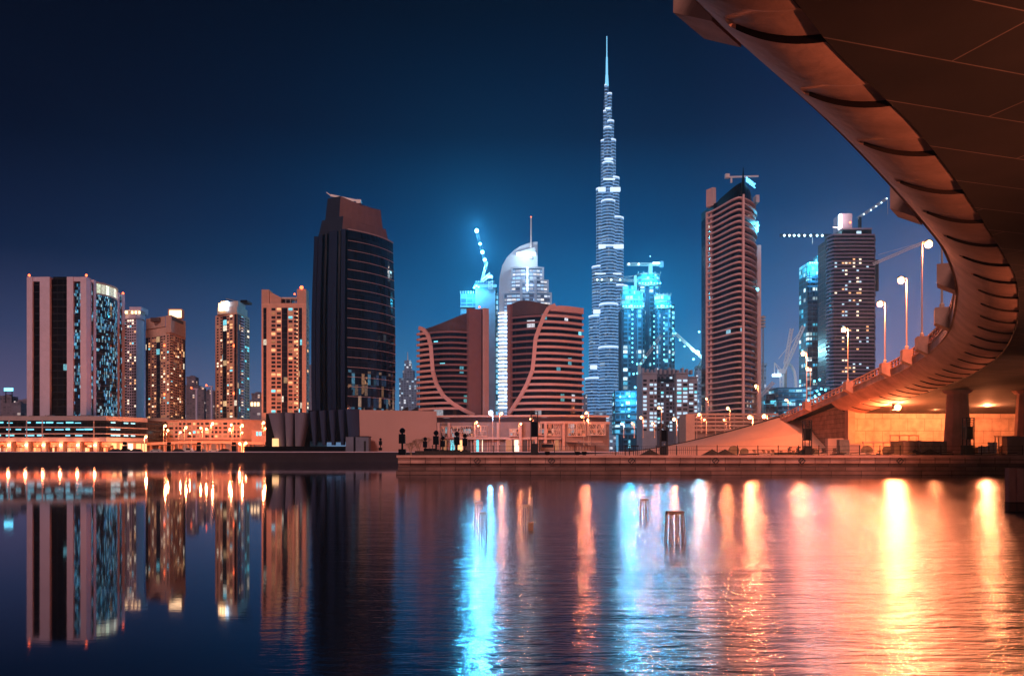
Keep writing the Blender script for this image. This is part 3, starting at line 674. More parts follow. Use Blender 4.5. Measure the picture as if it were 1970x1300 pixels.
# ---- residential towers on the left
def block(t, fp, z0, z1, mat, name='body'): return MB().prism(fp, z0, z1).build(name, mat, t)
def corner(pL, DL, pC, DC, pR, DR, back=16):
    A, C, B = (X(pL, DL), DL), (X(pC, DC), DC), (X(pR, DR), DR)
    return A, C, B, [A, C, B, (B[0] * (1 + back / B[1]) - 1, B[1] + back), (A[0] * (1 + (back + 8) / A[1]) + 2, A[1] + back + 8)]
def inset(A, B, d0, d1):
    L = hypot(B[0] - A[0], B[1] - A[1]); a, b = d0 / L, 1 - d1 / L
    return (lerp(A[0], B[0], a), lerp(A[1], B[1], a)), (lerp(A[0], B[0], b), lerp(A[1], B[1], b))

# A: grey lilac curved tower behind the striped one
t = thing('apartment_tower', 'grey lilac apartment tower with rounded lit crown beside the pillared tower', 'tower', (X(255, 520), 520, G0))
A, C = (X(231, 520), 520), (X(262, 515), 515); B = (X(277, 528), 528)
fp = [A] + [C] + arc(C, B, 1.4, 6)[1:] + [(B[0] * 545 / B[1], 545), (A[0], 545)]
block(t, fp, G0, Z(612, 515), 'lilac')
cr = [(A[0], A[1] - .8), (C[0], C[1] - .8)] + [(p[0] + .7, p[1] - .5) for p in arc(C, B, 1.8, 6)[1:]] + [(B[0] * 544 / B[1], 544), (A[0], 544)]
block(t, cr, Z(612, 515), Z(604, 515), 'lilac', 'cornice')
block(t, [(p[0], p[1] + 1.2) for p in fp], Z(604, 515), Z(597, 515), 'paleconc', 'crown')
block(t, [(p[0], p[1] + .4) for p in cr], Z(597, 515), Z(595, 515), 'lilac', 'cornice')
for k, pxx in enumerate((234, 240, 252, 259, 266)):
    MB().box(X(pxx, 515), X(pxx + (4 if k < 2 else 2.5), 515), 515, 516.2, Z(603, 515), Z(598, 515)).build('crown_light', 'warmstrip', t)
MB().box(X(243, 520), X(266, 520), 524, 534, Z(597, 515), Z(588, 520)).build('plant_room', 'lilac', t)
w = []
facade(t, A, C, Z(800, 515), Z(613, 515), 'Wbwwww', 34, 'lilac', wins=w, lit={'wwhite': .12, 'wwarm': .06, 'wcyan': .06})
facade(t, C, B, Z(800, 515), Z(613, 515), '.www', 34, 'lilac', wins=w, lit={'wwhite': .03})
put_windows(t, w)

# B: orange brown tower
t = thing('apartment_tower', 'orange brown apartment tower with stepped roof and glowing roof lantern', 'tower', (X(320, 475), 475, G0))
A, C, B, fp = corner(280, 482, 326, 468, 356.5, 490)
block(t, fp, G0, Z(640, 468), 'sand')
block(t, [A, C, (C[0] * 500 / C[1] - 1, 500), (A[0] * 500 / A[1] + 1, 500)], Z(640, 468), Z(628, 468), 'sand')
block(t, [(X(281, 480), 480), (X(318, 470), 470), (X(318, 495), 495), (X(281, 495), 495)], Z(628, 470), Z(608, 470), 'beige', 'roof_block')
block(t, [(X(318, 468), 468.5), (X(329, 466), 466), (X(357, 488), 488), (X(357, 500), 500), (X(330, 500), 500)], Z(640, 468), Z(607, 468), 'beige', 'roof_block')
MB().box(X(287, 470), X(305, 470), 471.5, 476, Z(617, 470), Z(610, 470)).build('louvre', 'darkbrown', t)
MB().strip([(X(331, 467), 467.5), (X(352, 484), 484)], Z(617, 470), Z(611, 470), .2, .3).build('louvre', 'darkbrown', t)
MB().box(X(323, 478), X(349, 478), 478, 482, Z(607, 470), Z(594, 478)).build('roof_lantern', 'beige', t)
MB().box(X(325, 477), X(348, 477), 477.4, 477.9, Z(606.5, 470), Z(597, 478)).build('lantern_light', 'warmstrip', t)
w = []
a2, c2_ = inset(A, C, .3, .3)
facade(t, a2, c2_, Z(803, 468), Z(643, 468), 'gw.wwGww.w', 31, 'sand', wins=w, lit={'wwarm': .09, 'wwhite': .03, 'wcyan': .02, 'wdim': .12})
facade(t, *inset(C, B, .3, .3), Z(803, 468), Z(643, 468), 'bwwwwwg', 31, 'sand', wins=w, lit={'wwarm': .06, 'wwhite': .02, 'wdim': .15})
put_windows(t, w)
for py in (664, 758): beacon((X(310, 466), 471, Z(py, 470)), t, .9)
beacon((X(276, 470), 481, Z(667, 480)), t, .8)

# C: slender tower with white lit top
t = thing('apartment_tower', 'slender apartment tower with brightly lit white penthouse, alone between dusty sky gaps', 'tower', (X(447, 500), 500, G0))
A, C, B, fp = corner(414, 508, 456, 494, 480, 516)
block(t, fp, G0, Z(600, 494), 'sand')
block(t, [(X(418, 503), 503), (X(456, 496), 496), (X(476, 512), 512), (X(470, 524), 524), (X(418, 524), 524)], Z(600, 494), Z(588, 496), 'paleconc', 'penthouse')
block(t, [(X(425, 503), 503), (X(458, 497), 497), (X(472, 512), 512), (X(466, 524), 524), (X(425, 520), 520)], Z(588, 496), Z(578, 496), 'paleconc', 'penthouse')
for k in range(4): MB().box(X(420 + 5.5 * k, 500), X(423.5 + 5.5 * k, 500), 500.0 - k * .7, 502 - k * .5, Z(598, 500), Z(580 + 3 * (k == 0), 500)).build('penthouse_light', 'coolwhite' if k == 3 else 'warmstrip', t)
MB().box(X(457, 500), X(470, 500), 505, 515, Z(578, 500), Z(574, 500)).build('roof_block', 'black', t)
MB().beam((X(430, 500), 504, Z(572, 500)), (X(456, 500), 508, Z(577, 500)), .5).build('roof_davit', 'steel', t)
w = []
facade(t, *inset(A, C, .2, .2), Z(803, 494), Z(603, 494), '.w.wGwW.g', 36, 'sand', wins=w, lit={'wwarm': .07, 'wwhite': .05, 'wcyan': .05, 'wdim': .08})
facade(t, *inset(C, B, .2, .2), Z(803, 494), Z(603, 494), 'gbww', 36, 'lilac', wins=w, lit={'wwhite': .05, 'wcyan': .06})
put_windows(t, w)
for py in (664, 756): beacon((X(444, 490), 496, Z(py, 494)), t, .9)

# D: orange tower with two roof horns
t = thing('apartment_tower', 'orange sandstone apartment tower with two roof horns beside the black curved tower', 'tower', (X(545, 460), 460, G0))
xa, xb, Dd = X(503, 460), X(589, 460), 460
MB().box(xa, xb, Dd, Dd + 7, G0, Z(583, Dd)).build('body', 'sand', t)
hn = MB(); hz_ = Z(583, Dd)
hn.prism([(xa, Dd), (X(518, Dd), Dd), (X(518, Dd), Dd + 6), (xa, Dd + 6)], hz_, Z(557, Dd)).build('roof_horn', 'beige', t)
MB().prism([(X(571, Dd), Dd), (xb, Dd), (xb, Dd + 6), (X(571, Dd), Dd + 6)], hz_, Z(556, Dd)).build('roof_horn', 'beige', t)
pts = [(X(518, Dd) + .05, Dd + .5), (X(540, Dd), Dd + .5), (X(540, Dd), Dd + 3), (X(518, Dd) + .05, Dd + 3)]
MB().prism(pts, hz_, [Z(560, Dd), Z(572, Dd), Z(572, Dd), Z(560, Dd)]).build('roof_fin', 'beige', t)
MB().box(X(519, Dd), X(571, Dd), Dd + 1, Dd + 8, Z(574, Dd), Z(571, Dd)).build('roof_canopy', 'paleconc', t)
for k in range(6): MB().box(X(521 + 9 * k, Dd), X(522 + 9 * k, Dd), Dd + 1.2, Dd + 1.6, Z(583, Dd), Z(574, Dd)).build('canopy_post', 'paleconc', t)
MB().box(X(532, Dd), X(556, Dd), Dd + 6, Dd + 14, Z(583, Dd), Z(568, Dd)).build('plant_room', 'greyblue', t)
w = []
facade(t, (xa, Dd), (xb, Dd), Z(795, Dd), Z(591, Dd), '.g:WWGWWg:', 26, 'sand', wins=w, wf=.72, hf=.6, lit={'wwarm': .11, 'wwhite': .03, 'wcyan': .05, 'wdim': .16})
for q in list(w):
    if random.random() < .5: w.append((q[0], q[1] - .1, q[2] - q[4] * .28, q[3] * .9, .22, q[5], q[6], 'win2'))
facade(t, (xb, Dd), (xb, Dd + 7), Z(795, Dd), Z(591, Dd), '.w.', 26, 'sand', wins=w)
put_windows(t, w)
for k in range(24):
    MB().ball((X(572, Dd), Dd - .5, Z(600 + 8 * k, Dd)), .24, 6).build('edge_light', M['warmstrip'], t)
beacon((X(580, Dd), Dd, Z(553, Dd)), t, 1.0); beacon((X(563, Dd), Dd + 4, Z(563, Dd)), t, .5)

# low orange block with small windows
t = thing('apartment_block', 'long low orange block with grid of small windows below the residential towers', 'building', (X(400, 445), 445, G0))
a, b = (X(279, 450), 450), (X(466, 440), 440); c = (X(520, 452), 452)
fp = [a, b, c, (c[0], 458), (a[0], 458)]
block(t, fp, G0, Z(808, 440), 'sand')
MB().strip([a, b, c], Z(808.5, 440), Z(806.5, 440), .4, 1.5).build('parapet', 'beige', t)
w = []
facade(t, *inset(a, b, 1, 1), Z(843, 445), Z(811, 445), 'wWwwwWwwwWwwwWwwwWwww', 4, 'sand', wins=w, wf=.6, hf=.55, lit={'wwarm': .12, 'wcyan': .04, 'wdim': .3, 'wwhite': .04})
put_windows(t, w)
MB().strip([a, b, c], Z(846, 445), Z(844, 445), 2.5, 3.0).build('canopy', 'beige', t)
MB().box(X(484, 438), X(517, 438), 438, 446, G0, Z(827, 438)).build('annex', 'beige', t)
for k in range(4): MB().box(X(493 + 6 * k, 438), X(497 + 6 * k, 438), 437.8, 438.1, Z(838, 438), Z(830, 438)).build('window', 'wcyan' if k < 2 else 'win2', t)
# columns of the arcade and raised road
for k in range(16):
    x = X(300 + 14 * k, 425); MB().box(x, x + .8, 428, 429, G0, Z(850, 428)).build('arcade_column', 'beige', t)
rd = thing('elevated_road', 'pale raised road deck passing in front of the low orange block', 'road', (X(400, 428), 428, G0))
MB().strip([(X(281, 425), 425), (X(360, 425), 425), (X(430, 425), 425), (X(517, 425), 425)], [Z(856, 425), Z(853, 425), Z(853, 425), Z(855, 425)], [Z(851, 425), Z(848, 425), Z(848, 425), Z(850.5, 425)], 0, 9).build('deck', 'beige', rd)
for k in range(9): MB().box(X(290 + 27 * k, 428), X(292 + 27 * k, 428), 427, 429, G0, Z(853, 428)).build('column', 'beige', rd)

# ---- distant hazy buildings
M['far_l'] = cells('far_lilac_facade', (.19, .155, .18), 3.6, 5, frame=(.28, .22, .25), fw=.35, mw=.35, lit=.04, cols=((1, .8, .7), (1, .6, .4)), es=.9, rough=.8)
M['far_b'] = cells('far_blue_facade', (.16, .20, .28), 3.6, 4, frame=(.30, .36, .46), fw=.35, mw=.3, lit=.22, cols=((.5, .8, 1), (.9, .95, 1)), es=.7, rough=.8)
far = [((357, 380, 741), 1500, 'far_l', 'pale misty tower block just right of the orange brown tower'), ((359, 376, 725), 1600, 'far_l', 'tallest misty lilac tower of the far group beside the orange brown tower'),
       ((379, 392, 746), 1300, 'far_l', 'misty far tower next to a thin mast in the gap between two apartment towers'), ((391, 412, 752), 1400, 'far_l', 'broad misty far block left of the slender white topped tower'),
       ((480, 503, 770), 900, 'far_l', 'small far building with three lit roof windows left of the two horned tower'), ((484, 504, 757), 1500, 'far_l', 'flat grey block behind the small building with lit roof windows'),
       ((590, 600, 703), 900, 'far_l', 'thin slice of distant tower between the horned tower and the black curved tower'),
       ((0, 22, 762), 1100, 'far_l', 'low pale building at the left edge of the photo under the cyan sign'), ((20, 40, 775), 900, 'far_l', 'low grey flat block second from the left edge'),
       ((36, 54, 770), 1000, 'far_l', 'low pinkish block touching the pillared tower on its left'),
       ((768, 803, 728), 1300, 'far_b', 'hazy white stepped building under a spire right of the black curved tower'), ((1120, 1130, 760), 1500, 'far_b', 'hazy blue sliver of building right of the banded towers'),
       ((1128, 1185, 800), 900, 'far_b', 'low hazy blue building at the foot of the needle skyscraper'), ((1298, 1345, 738), 800, 'far_b', 'hazy blue block behind the grey residential block'),
       ((1340, 1360, 705), 900, 'far_b', 'hazy blue shell of a building left of the wavy balcony tower'), ((1462, 1474, 700), 800, 'far_b', 'dark half built tower just right of the wavy balcony tower'), ((1466, 1505, 752), 900, 'far_b', 'low blue lit building between two construction sites')]
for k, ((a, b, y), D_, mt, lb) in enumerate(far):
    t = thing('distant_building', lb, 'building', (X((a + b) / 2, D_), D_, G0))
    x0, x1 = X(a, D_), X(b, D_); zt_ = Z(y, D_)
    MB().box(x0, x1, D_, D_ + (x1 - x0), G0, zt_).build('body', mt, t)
    MB().box(lerp(x0, x1, .3), lerp(x0, x1, .7), D_ + 3, D_ + (x1 - x0) * .7, zt_, zt_ + (x1 - x0) * .18).build('roof_block', mt, t)
    MB().box(x0 - .8, x1 + .8, D_ - .8, D_ + 2, zt_ - 1.5, zt_ + .8).build('parapet', mt, t)
    if k == 4:
        for q in range(3): MB().box(lerp(x0, x1, .12 + .27 * q), lerp(x0, x1, .30 + .27 * q), D_ - 1.1, D_ - .8, zt_ - 6, zt_ - 2).build('window', 'warmstrip', t)
    if k == 10:
        MB().box(X(775, D_), X(796, D_), D_ - 2, D_ + 16, zt_, Z(712, D_)).build('upper_tier', mt, t)
        MB().prism([(X(778, D_), D_), (X(791, D_), D_), (X(791, D_), D_ + 9), (X(778, D_), D_ + 9)], Z(712, D_), [Z(693, D_), Z(693, D_), Z(698, D_), Z(698, D_)]).build('crown', 'far_b', t)
        MB().lathe([(1.2, 0), (.3, Z(676, D_) - Z(694, D_))], (X(784, D_), D_ + 3, Z(694, D_)), 6).build('spire', 'white', t)
t = thing('roof_sign', 'small glowing cyan sign board on a roof at the left edge', 'sign', (X(14, 880), 880, Z(762, 880)))
MB().box(X(8, 880), X(25, 880), 879.6, 880, Z(752, 880), Z(746, 880)).build('light_panel', 'bulbc', t)
MB().box(X(10, 880), X(11, 880), 880, 881, Z(775, 880), Z(746, 880)).box(X(22, 880), X(23, 880), 880, 881, Z(775, 880), Z(752, 880)).build('post', 'dark', t)
for pxx, y0, y1, lb in ((378, 747, 800, 'thin lilac mast tower standing in mist beside the tallest far tower'), (407, 742, 800, 'thin misty mast with red lamp left of the slender tower')):
    t = thing('mast_crane', lb, 'crane', (X(pxx, 1100), 1100, G0)); MB().beam((X(pxx, 1100), 1100, G0), (X(pxx, 1100), 1100, Z(y0, 1100)), 2).build('mast', 'lilac', t)
    MB().beam((X(pxx - 10, 1100), 1100, Z(y0 + 1, 1100)), (X(pxx + 3, 1100), 1100, Z(y0 + 1, 1100)), 1.2).build('jib', 'lilac', t); beacon((X(pxx - 9, 1100), 1098, Z(y0 - 1, 1100)), t, 1.2)

# ================================================================ black curved tower
t = thing('curved_tower', 'black barrel shaped glass tower with brown sloping crown and thin floor lines', 'tower', (-64, 345, G0))
pA, pB, pC, pD = (X(602, 344), 344), (X(668, 330), 330), (X(760, 353), 353), (-62, 372)
cen = (-63.5, 350)
def prof(z): u = z / 88; return .965 + .045 * sin(pi * min(1, u * 1.05)) - .02 * u ** 6
def ring(z, k=1.0, d=0.0):
    s_ = prof(z) * k
    pts = [pA] + arc(pA, pB, 1.2, 8)[1:] + arc(pB, pC, 2.6, 14)[1:] + arc(pC, pD, 3, 6)[1:] + arc(pD, pA, 3, 6)[1:-1]
    return [(cen[0] + (p[0] - cen[0]) * s_, cen[1] + (p[1] - cen[1]) * s_) for p in pts]
zs = [G0 + 15 + (Z(440, 330) - G0 - 15) * k / 24 for k in range(25)]
mb = MB(); rs = [ring(z) for z in zs]; n = len(rs[0])
vs = [(p[0], p[1], z) for r_, z in zip(rs, zs) for p in r_]
fs = [(j * n + i, j * n + (i + 1) % n, (j + 1) * n + (i + 1) % n, (j + 1) * n + i) for j in range(24) for i in range(n)] + [tuple(range(24 * n, 25 * n))]
mb.add(vs, fs, 0)
for k_ in range(24 * n):       # left face dark cladding, right face glass
    mb.m[k_] = 0 if 8 <= (k_ % n) < 22 else 1
M['curve_glass'] = cells('curved_dark_glass', (.006, .011, .022), 4.4, 1.9, frame=(.008, .012, .02), fw=.05, mw=.05, lit=.385, clump=.12, cols=((1, .5, .25), (.2, .6, .9), (1, .6, .4), (.05, .1, .2), (.02, .05, .1)), es=.22, rough=.05, zr=(12, 32))  # glowing cells low down stand in for reflected city lights
mb.build('glass_body', ['curve_glass', 'black'], t)
M['pinkline'] = mk('copper_floor_trim', (.48, .34, .32), rough=.4, var=.05)
for k in range(17):
    z = Z(461, 330) - k * 3.78
    if z < G0 + 17: break
    pts = ring(z)[8:23]; MB().strip(pts, z - .09, z + .09, .25, .4).build('floor_trim', 'pinkline', t)
MB().strip(ring(zs[-1])[8:23], zs[-1] - .1, zs[-1] + .35, .3, .6).build('roof_trim', 'pinkline', t)
M['fin'] = mk('silver_fin', (.016, .026, .060), rough=.5, metal=0, var=.05, spec=.05)
for u, nm in ((.10, 1), (.27, 1), (.62, 1), (.73, 1), (.94, 1)):
    mb = MB()
    for a, b in zip(zs, zs[1:]):
        P = []
        for z in (a, b):
            r_ = ring(z)[:9]; q = u * 8; i = int(q); f_ = q - i; p = (lerp(r_[i][0], r_[i + 1][0], f_), lerp(r_[i][1], r_[i + 1][1], f_)); P.append((p[0] - .45, p[1] - .75, z))
        mb.beam(P[0], P[1], .8 if u < .3 else 1.3, 1.6)
    mb.build('vertical_fin', 'fin', t)
for u in (.06, .45, .83):        # black wings between the fins
    mb = MB()
    for a, b in zip(zs, zs[1:]):
        P = []
        for z in (a, b):
            r_ = ring(z)[:9]; q = u * 8; i = int(q); f_ = q - i; P.append((lerp(r_[i][0], r_[i + 1][0], f_) - .3, lerp(r_[i][1], r_[i + 1][1], f_) - .4, z))
        mb.beam(P[0], P[1], 1.2, .8)
    mb.build('black_wing', 'black', t)
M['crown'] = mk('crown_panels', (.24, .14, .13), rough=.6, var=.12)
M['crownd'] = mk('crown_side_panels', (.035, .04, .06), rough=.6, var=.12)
zc = zs[-1]
def crown(pl, Dl, pc, Dc, pr, Dr, z0, ztl, ztc, ztr, name):
    a, b, c = (X(pl, Dl), Dl), (X(pc, Dc), Dc), (X(pr, Dr), Dr); cc = arc(b, c, 1.6, 8)
    pts = [a, b] + cc[1:] + [(c[0] - 3, c[1] + 8), (a[0] + 5, a[1] + 14)]
    tp = [ztl, ztc] + [lerp(ztc, ztr, (k + 1) / 8) + 1.6 * sin(-pi * (k + 1) / 8) * .8 for k in range(8)] + [ztr, ztl]
    top_ = [(lerp(p[0], cen[0], .10), lerp(p[1], cen[1], .06)) for p in pts]
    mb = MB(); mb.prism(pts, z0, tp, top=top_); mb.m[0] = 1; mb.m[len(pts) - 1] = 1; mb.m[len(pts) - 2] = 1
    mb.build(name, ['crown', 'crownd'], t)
crown(612, 343, 658, 333, 748, 352, zc - .2, Z(424, 343), Z(414, 333), Z(441, 352), 'crown_lower_tier')
crown(624, 344, 652, 336, 737, 351, zc + 4, Z(382, 344), Z(376, 336), Z(404, 351), 'crown_upper_tier')
mb = MB(); mb.beam(at(636, 376, 342), at(694, 388, 342), .8, .8); mb.box(X(686, 342), X(695, 342), 341, 343, Z(392, 342), Z(385, 342)); mb.beam(at(678, 386, 342), at(682, 398, 342), .9); mb.beam(at(636, 376, 342), at(628, 370, 342), .3); mb.build('roof_cradle', 'steel', t)
# its podium
t = thing('podium_building', 'windowless podium with curved grey panels and a big pinkish wall under the black tower', 'building', (-60, 300, G0))
D_ = 300; zt_ = Z(788, D_)
MB().prism([(X(690, D_), D_), (X(840, 303), 303), (X(840, 330), 330), (X(690, 330), 330)], G0, [zt_, Z(790.5, 303), Z(790.5, 303), zt_]).build('blank_wall', mk('pink_render', (.60, .36, .31), var=.07, scale=.08), t)
MB().box(X(598, 310), X(690, 305), 306, 335, G0 + 4, Z(790, 310)).build('inner_block', 'black', t)
MB().box(X(516, 310), X(600, 310), 307, 335, G0, Z(796, 310)).build('inner_block', 'black', t)
M['panelg'] = mk('curved_grey_panel', (.20, .18, .235), rough=.55, var=.06)
M['panelb'] = mk('curved_blue_panel', (.035, .055, .115), rough=.5, var=.06)
def leaf_panel(a, b, a2, b2, ya, yb, yc, D1, D2, mat, bul=1.6):
    p = arc((X(a, D1), D1), (X(b, D2), D2), bul, 8); q = arc((X(a2, D1 + 1), D1 + 1), (X(b2, D2 - 1), D2 - 1), bul * .6, 8)
    mb = MB(); n_ = len(p); vs = []
    for k in range(n_):
        zt2 = Z(lerp(ya, yb, k / (n_ - 1)), D1); vs += [(q[k][0], q[k][1], Z(yc, D1)), (p[k][0], p[k][1], zt2), (p[k][0] + .1, p[k][1] + .6, zt2), (q[k][0] + .1, q[k][1] + .6, Z(yc, D1))]
    fs = []
    for k in range(n_ - 1):
        u, v = 4 * k, 4 * k + 4; fs += [(u, v, v + 1, u + 1), (u + 1, v + 1, v + 2, u + 2), (u + 2, v + 2, v + 3, u + 3)]
    fs += [(0, 1, 2, 3), (4 * n_ - 1, 4 * n_ - 2, 4 * n_ - 3, 4 * n_ - 4)]
    mb.add(vs, fs); mb.build('curved_panel', mat, t)
leaf_panel(516, 550, 532, 549, 794, 793, 858, 301, 304, 'panelg'); leaf_panel(548, 568, 551, 565, 793, 794, 858, 300, 303, 'panelg'); leaf_panel(567, 597, 568, 584, 793, 794, 858, 299.5, 302, 'panelg', 2.4)
for k in range(4):
    a = 596 + 18 * k; leaf_panel(a, a + 15, a + 6, a + 13, 791 - k, 788 - k, 856, 298.5, 301, 'panelb', .9)
leaf_panel(666, 691, 672, 690.5, 787, 786, 858, 298, 300, 'panelb', .7)
MB().box(X(522, 298), X(531, 298), 299, 302, G0, Z(843, 298)).build('door_recess', 'shop', t)
t = thing('service_hut', 'dark blue grey boxy hut at the foot of the pink podium wall', 'hut', (X(690, 294), 294, G0))
MB().box(X(684, 293), X(709, 293), 293, 298, G0, Z(840, 293)).build('body', 'greyblue', t); MB().box(X(683, 293), X(710, 293), 292.8, 298.2, Z(840, 293), Z(838.6, 293)).build('roof', 'dark', t)
MB().box(X(665, 293), X(680, 293), 293, 297, G0, Z(840, 293)).build('tank', 'greyblue', t); MB().box(X(700, 293), X(704, 293), 292.9, 293.1, G0, Z(848, 293)).build('door', 'dark', t)
for k in range(2):
    p = (X(790 - 20 * k, 304), 312, Z(789, 303)); MB().prism([(p[0] - 1.6, p[1]), (p[0] + 1.6, p[1]), (p[0] + 1.6, p[1] + 3), (p[0] - 1.6, p[1] + 3)], p[2] - 1, [p[2], p[2] + 1.8, p[2] + 1.8, p[2]]).build('roof_vent', 'dark', base_t := thing('roof_vent', 'dark wedge shaped vent on the pink podium roof, ' + ('right' if k == 0 else 'left') + ' one of two', 'vent', p))

# roof plant on the banded towers is added with them; small service boxes on the low blocks
random.seed(9)
for k in range(9):
    x = X(20 + 20 * k, 410) + random.uniform(-1, 1); w = random.uniform(.8, 1.8); MB().box(x - w, x + w, 408, 410, ztm - .4, ztm + random.uniform(.5, 1.6)).build('roof_unit', 'greyblue', ml)
# ================================================================ twin banded towers
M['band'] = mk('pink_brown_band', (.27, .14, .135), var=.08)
M['band2'] = mk('pink_band_lit_tone', (.74, .44, .39), var=.07)  # one stone in a dim and a lit copy, light put into colour
M['bglass'] = cells('banded_tower_glass', (.010, .010, .016), 3.1, 2.4, frame=(.03, .02, .02), fw=.02, mw=.04, lit=.022, cols=((.2, .8, 1), (.9, .9, 1), (.25, .85, .9)), es=.8, rough=.1)
M['slate'] = mk('slate_roof', (.11, .065, .06), var=.15, rough=.7)
# ---- left twin
D_ = 370
t = thing('banded_office', 'left of the two banded brown office towers, roof rising to a tall slab', 'tower', (X(870, 372), 372, G0))
def plan(p):          # plan line by photo column, bowed
    u = (p - 805) / 133; return (X(p, D_ + 6 - 10 * sin(pi * min(1, max(0, u)) ** .9)), D_ + 6 - 10 * sin(pi * min(1, max(0, u)) ** .9))
cols_ = [805 + 133 * k / 20 for k in range(21)]; ln = [plan(p) for p in cols_]
S1 = [(628, 807), (632, 815), (645, 824), (665, 829), (690, 831), (715, 833), (740, 840), (762, 853), (778, 872), (790, 893), (798, 912)]   # y -> px of the S trim
zt_ = Z(638, D_ - 3)
fp = ln + [(ln[-1][0], 395), (ln[0][0], 395)]
body = [(lerp(p[0], X(872, 380), .03), p[1] + .9) for p in ln] + [(ln[-1][0], 394), (ln[0][0] + 1, 394)]
MB().prism(body, G0, zt_).build('glass_body', 'bglass', t)
rl = [Z(table([(805, 632), (830, 628), (860, 620), (890, 606), (905, 600), (938, 590)], p), D_) for p in cols_]
MB().prism(body[:21] + [(ln[-1][0], 388), (ln[0][0] + 3, 388)], zt_ - .5, rl + [rl[-1], rl[0]]).build('rising_roof', 'slate', t)
nf = 15
for k in range(nf):
    z = Z(640, D_) - k * (Z(640, D_) - Z(797, D_)) / nf; y = HZ - (z - CAMZ) / (D_) * F
    ps = table(S1, y)
    a = [p for p in [805 + (ps - 805) * q / 6 for q in range(7)]]
    MB().strip([plan(p) for p in a], z - .45, z + .52, 1.0, 1.2).build('lit_tone_floor_band', 'band2', t)
    if ps < 900:
        b = [ps + (914 - ps) * q / 10 for q in range(11)]; MB().strip([plan(p) for p in b], z - .42, z + .38, .1, .9).build('floor_band', 'band', t)
mb = MB()
for (y0, p0), (y1, p1) in zip(S1, S1[1:]):
    a, b = plan(p0), plan(p1); mb.beam((a[0], a[1] - 1.0, Z(y0, D_)), (b[0], b[1] - 1.0, Z(y1, D_)), .9, 1.6)
mb.build('s_curved_trim', 'band2', t)
MB().strip([plan(p) for p in (900, 906, 914, 924)], G0 + 14, Z(594, D_), .7, 1.8).build('tall_slab', 'band', t)
MB().strip([plan(p) for p in (928, 932.5, 937)], G0 + 14, Z(590, D_), 1.2, 2.4).build('bright_edge_slab', 'band2', t)
MB().strip([plan(p) for p in (924, 926, 928)], G0 + 14, Z(592, D_), .2, 1).build('slot', 'darkbrown', t)
beacon((X(922, 366), 368, Z(589, 366)), t, .4)
for p, z in ((846, 702), (834, 659), (838, 659)):
    a, b = plan(p), plan(p + 9 if p == 846 else p + 3); MB().strip([a, b], Z(z + 2.5, D_), Z(z - 2.5, D_), -.2, .3).build('lit_window', 'wcyan', t)
# ---- right twin
D2 = 362
t = thing('banded_office', 'right of the two banded brown office towers, split by an S shaped trim', 'tower', (X(1048, D2), D2 + 4, G0))
def plan2(p):
    u = (p - 978) / 142; dd = D2 + 7 - 11 * sin(pi * (.12 + .8 * min(1, max(0, u)))); return (X(p, dd), dd)
S2 = [(590, 1068), (596, 1055), (610, 1047), (630, 1039), (655, 1030), (690, 1027), (715, 1024), (740, 1014), (762, 1002), (780, 990), (796, 979)]
c2_ = [978 + 142 * k / 20 for k in range(21)]; ln = [plan2(p) for p in c2_]
body = [(p[0], p[1] + .9) for p in ln] + [(ln[-1][0], 392), (ln[0][0], 392)]
MB().prism(body, G0, Z(606, D2)).build('glass_body', 'bglass', t)
rl = [Z(table([(978, 584), (1000, 578), (1015, 579), (1040, 586), (1062, 590), (1120, 590)], p), D2) for p in c2_]
mb = MB(); mb.prism(body[:21] + [(ln[-1][0], 385), (ln[0][0], 385)], Z(606, D2) - .2, rl + [rl[-1], rl[0]]); mb.build('curved_roof', 'slate', t)
MB().strip([plan2(p) for p in [1058 + 62 * k / 8 for k in range(9)]], Z(601, D2), [Z(table([(1058, 597), (1068, 591), (1080, 590), (1120, 590)], 1058 + 62 * k / 8), D2) for k in range(9)], 1.0, 1.6).build('roof_fascia', 'band2', t)
MB().strip([plan2(p) for p in (978, 981, 984)], G0 + 14, Z(584, D2), .8, 1.5).build('edge_slab', 'band', t)
nf = 16
for k in range(nf):
    z = Z(610, D2) - k * (Z(610, D2) - Z(800, D2)) / nf; y = HZ - (z - CAMZ) / D2 * F; ps = table(S2, y)
    b = [ps + (1120.3 - ps) * q / 10 for q in range(11)]
    MB().strip([plan2(p) for p in b], z - .45, z + .52, 1.0, 1.2).build('lit_tone_floor_band', 'band2', t)
    if ps > 984:
        a = [983 + (ps - 983) * q / 6 for q in range(7)]; MB().strip([plan2(p) for p in a], z - .42, z + .38, .1, .9).build('floor_band', 'band', t)
mb = MB()
for (y0, p0), (y1, p1) in zip(S2, S2[1:]):
    a, b = plan2(p0), plan2(p1); mb.beam((a[0], a[1] - 1.0, Z(y0, D2)), (b[0], b[1] - 1.0, Z(y1, D2)), .9, 1.6)
mb.build('s_curved_trim', 'band2', t)
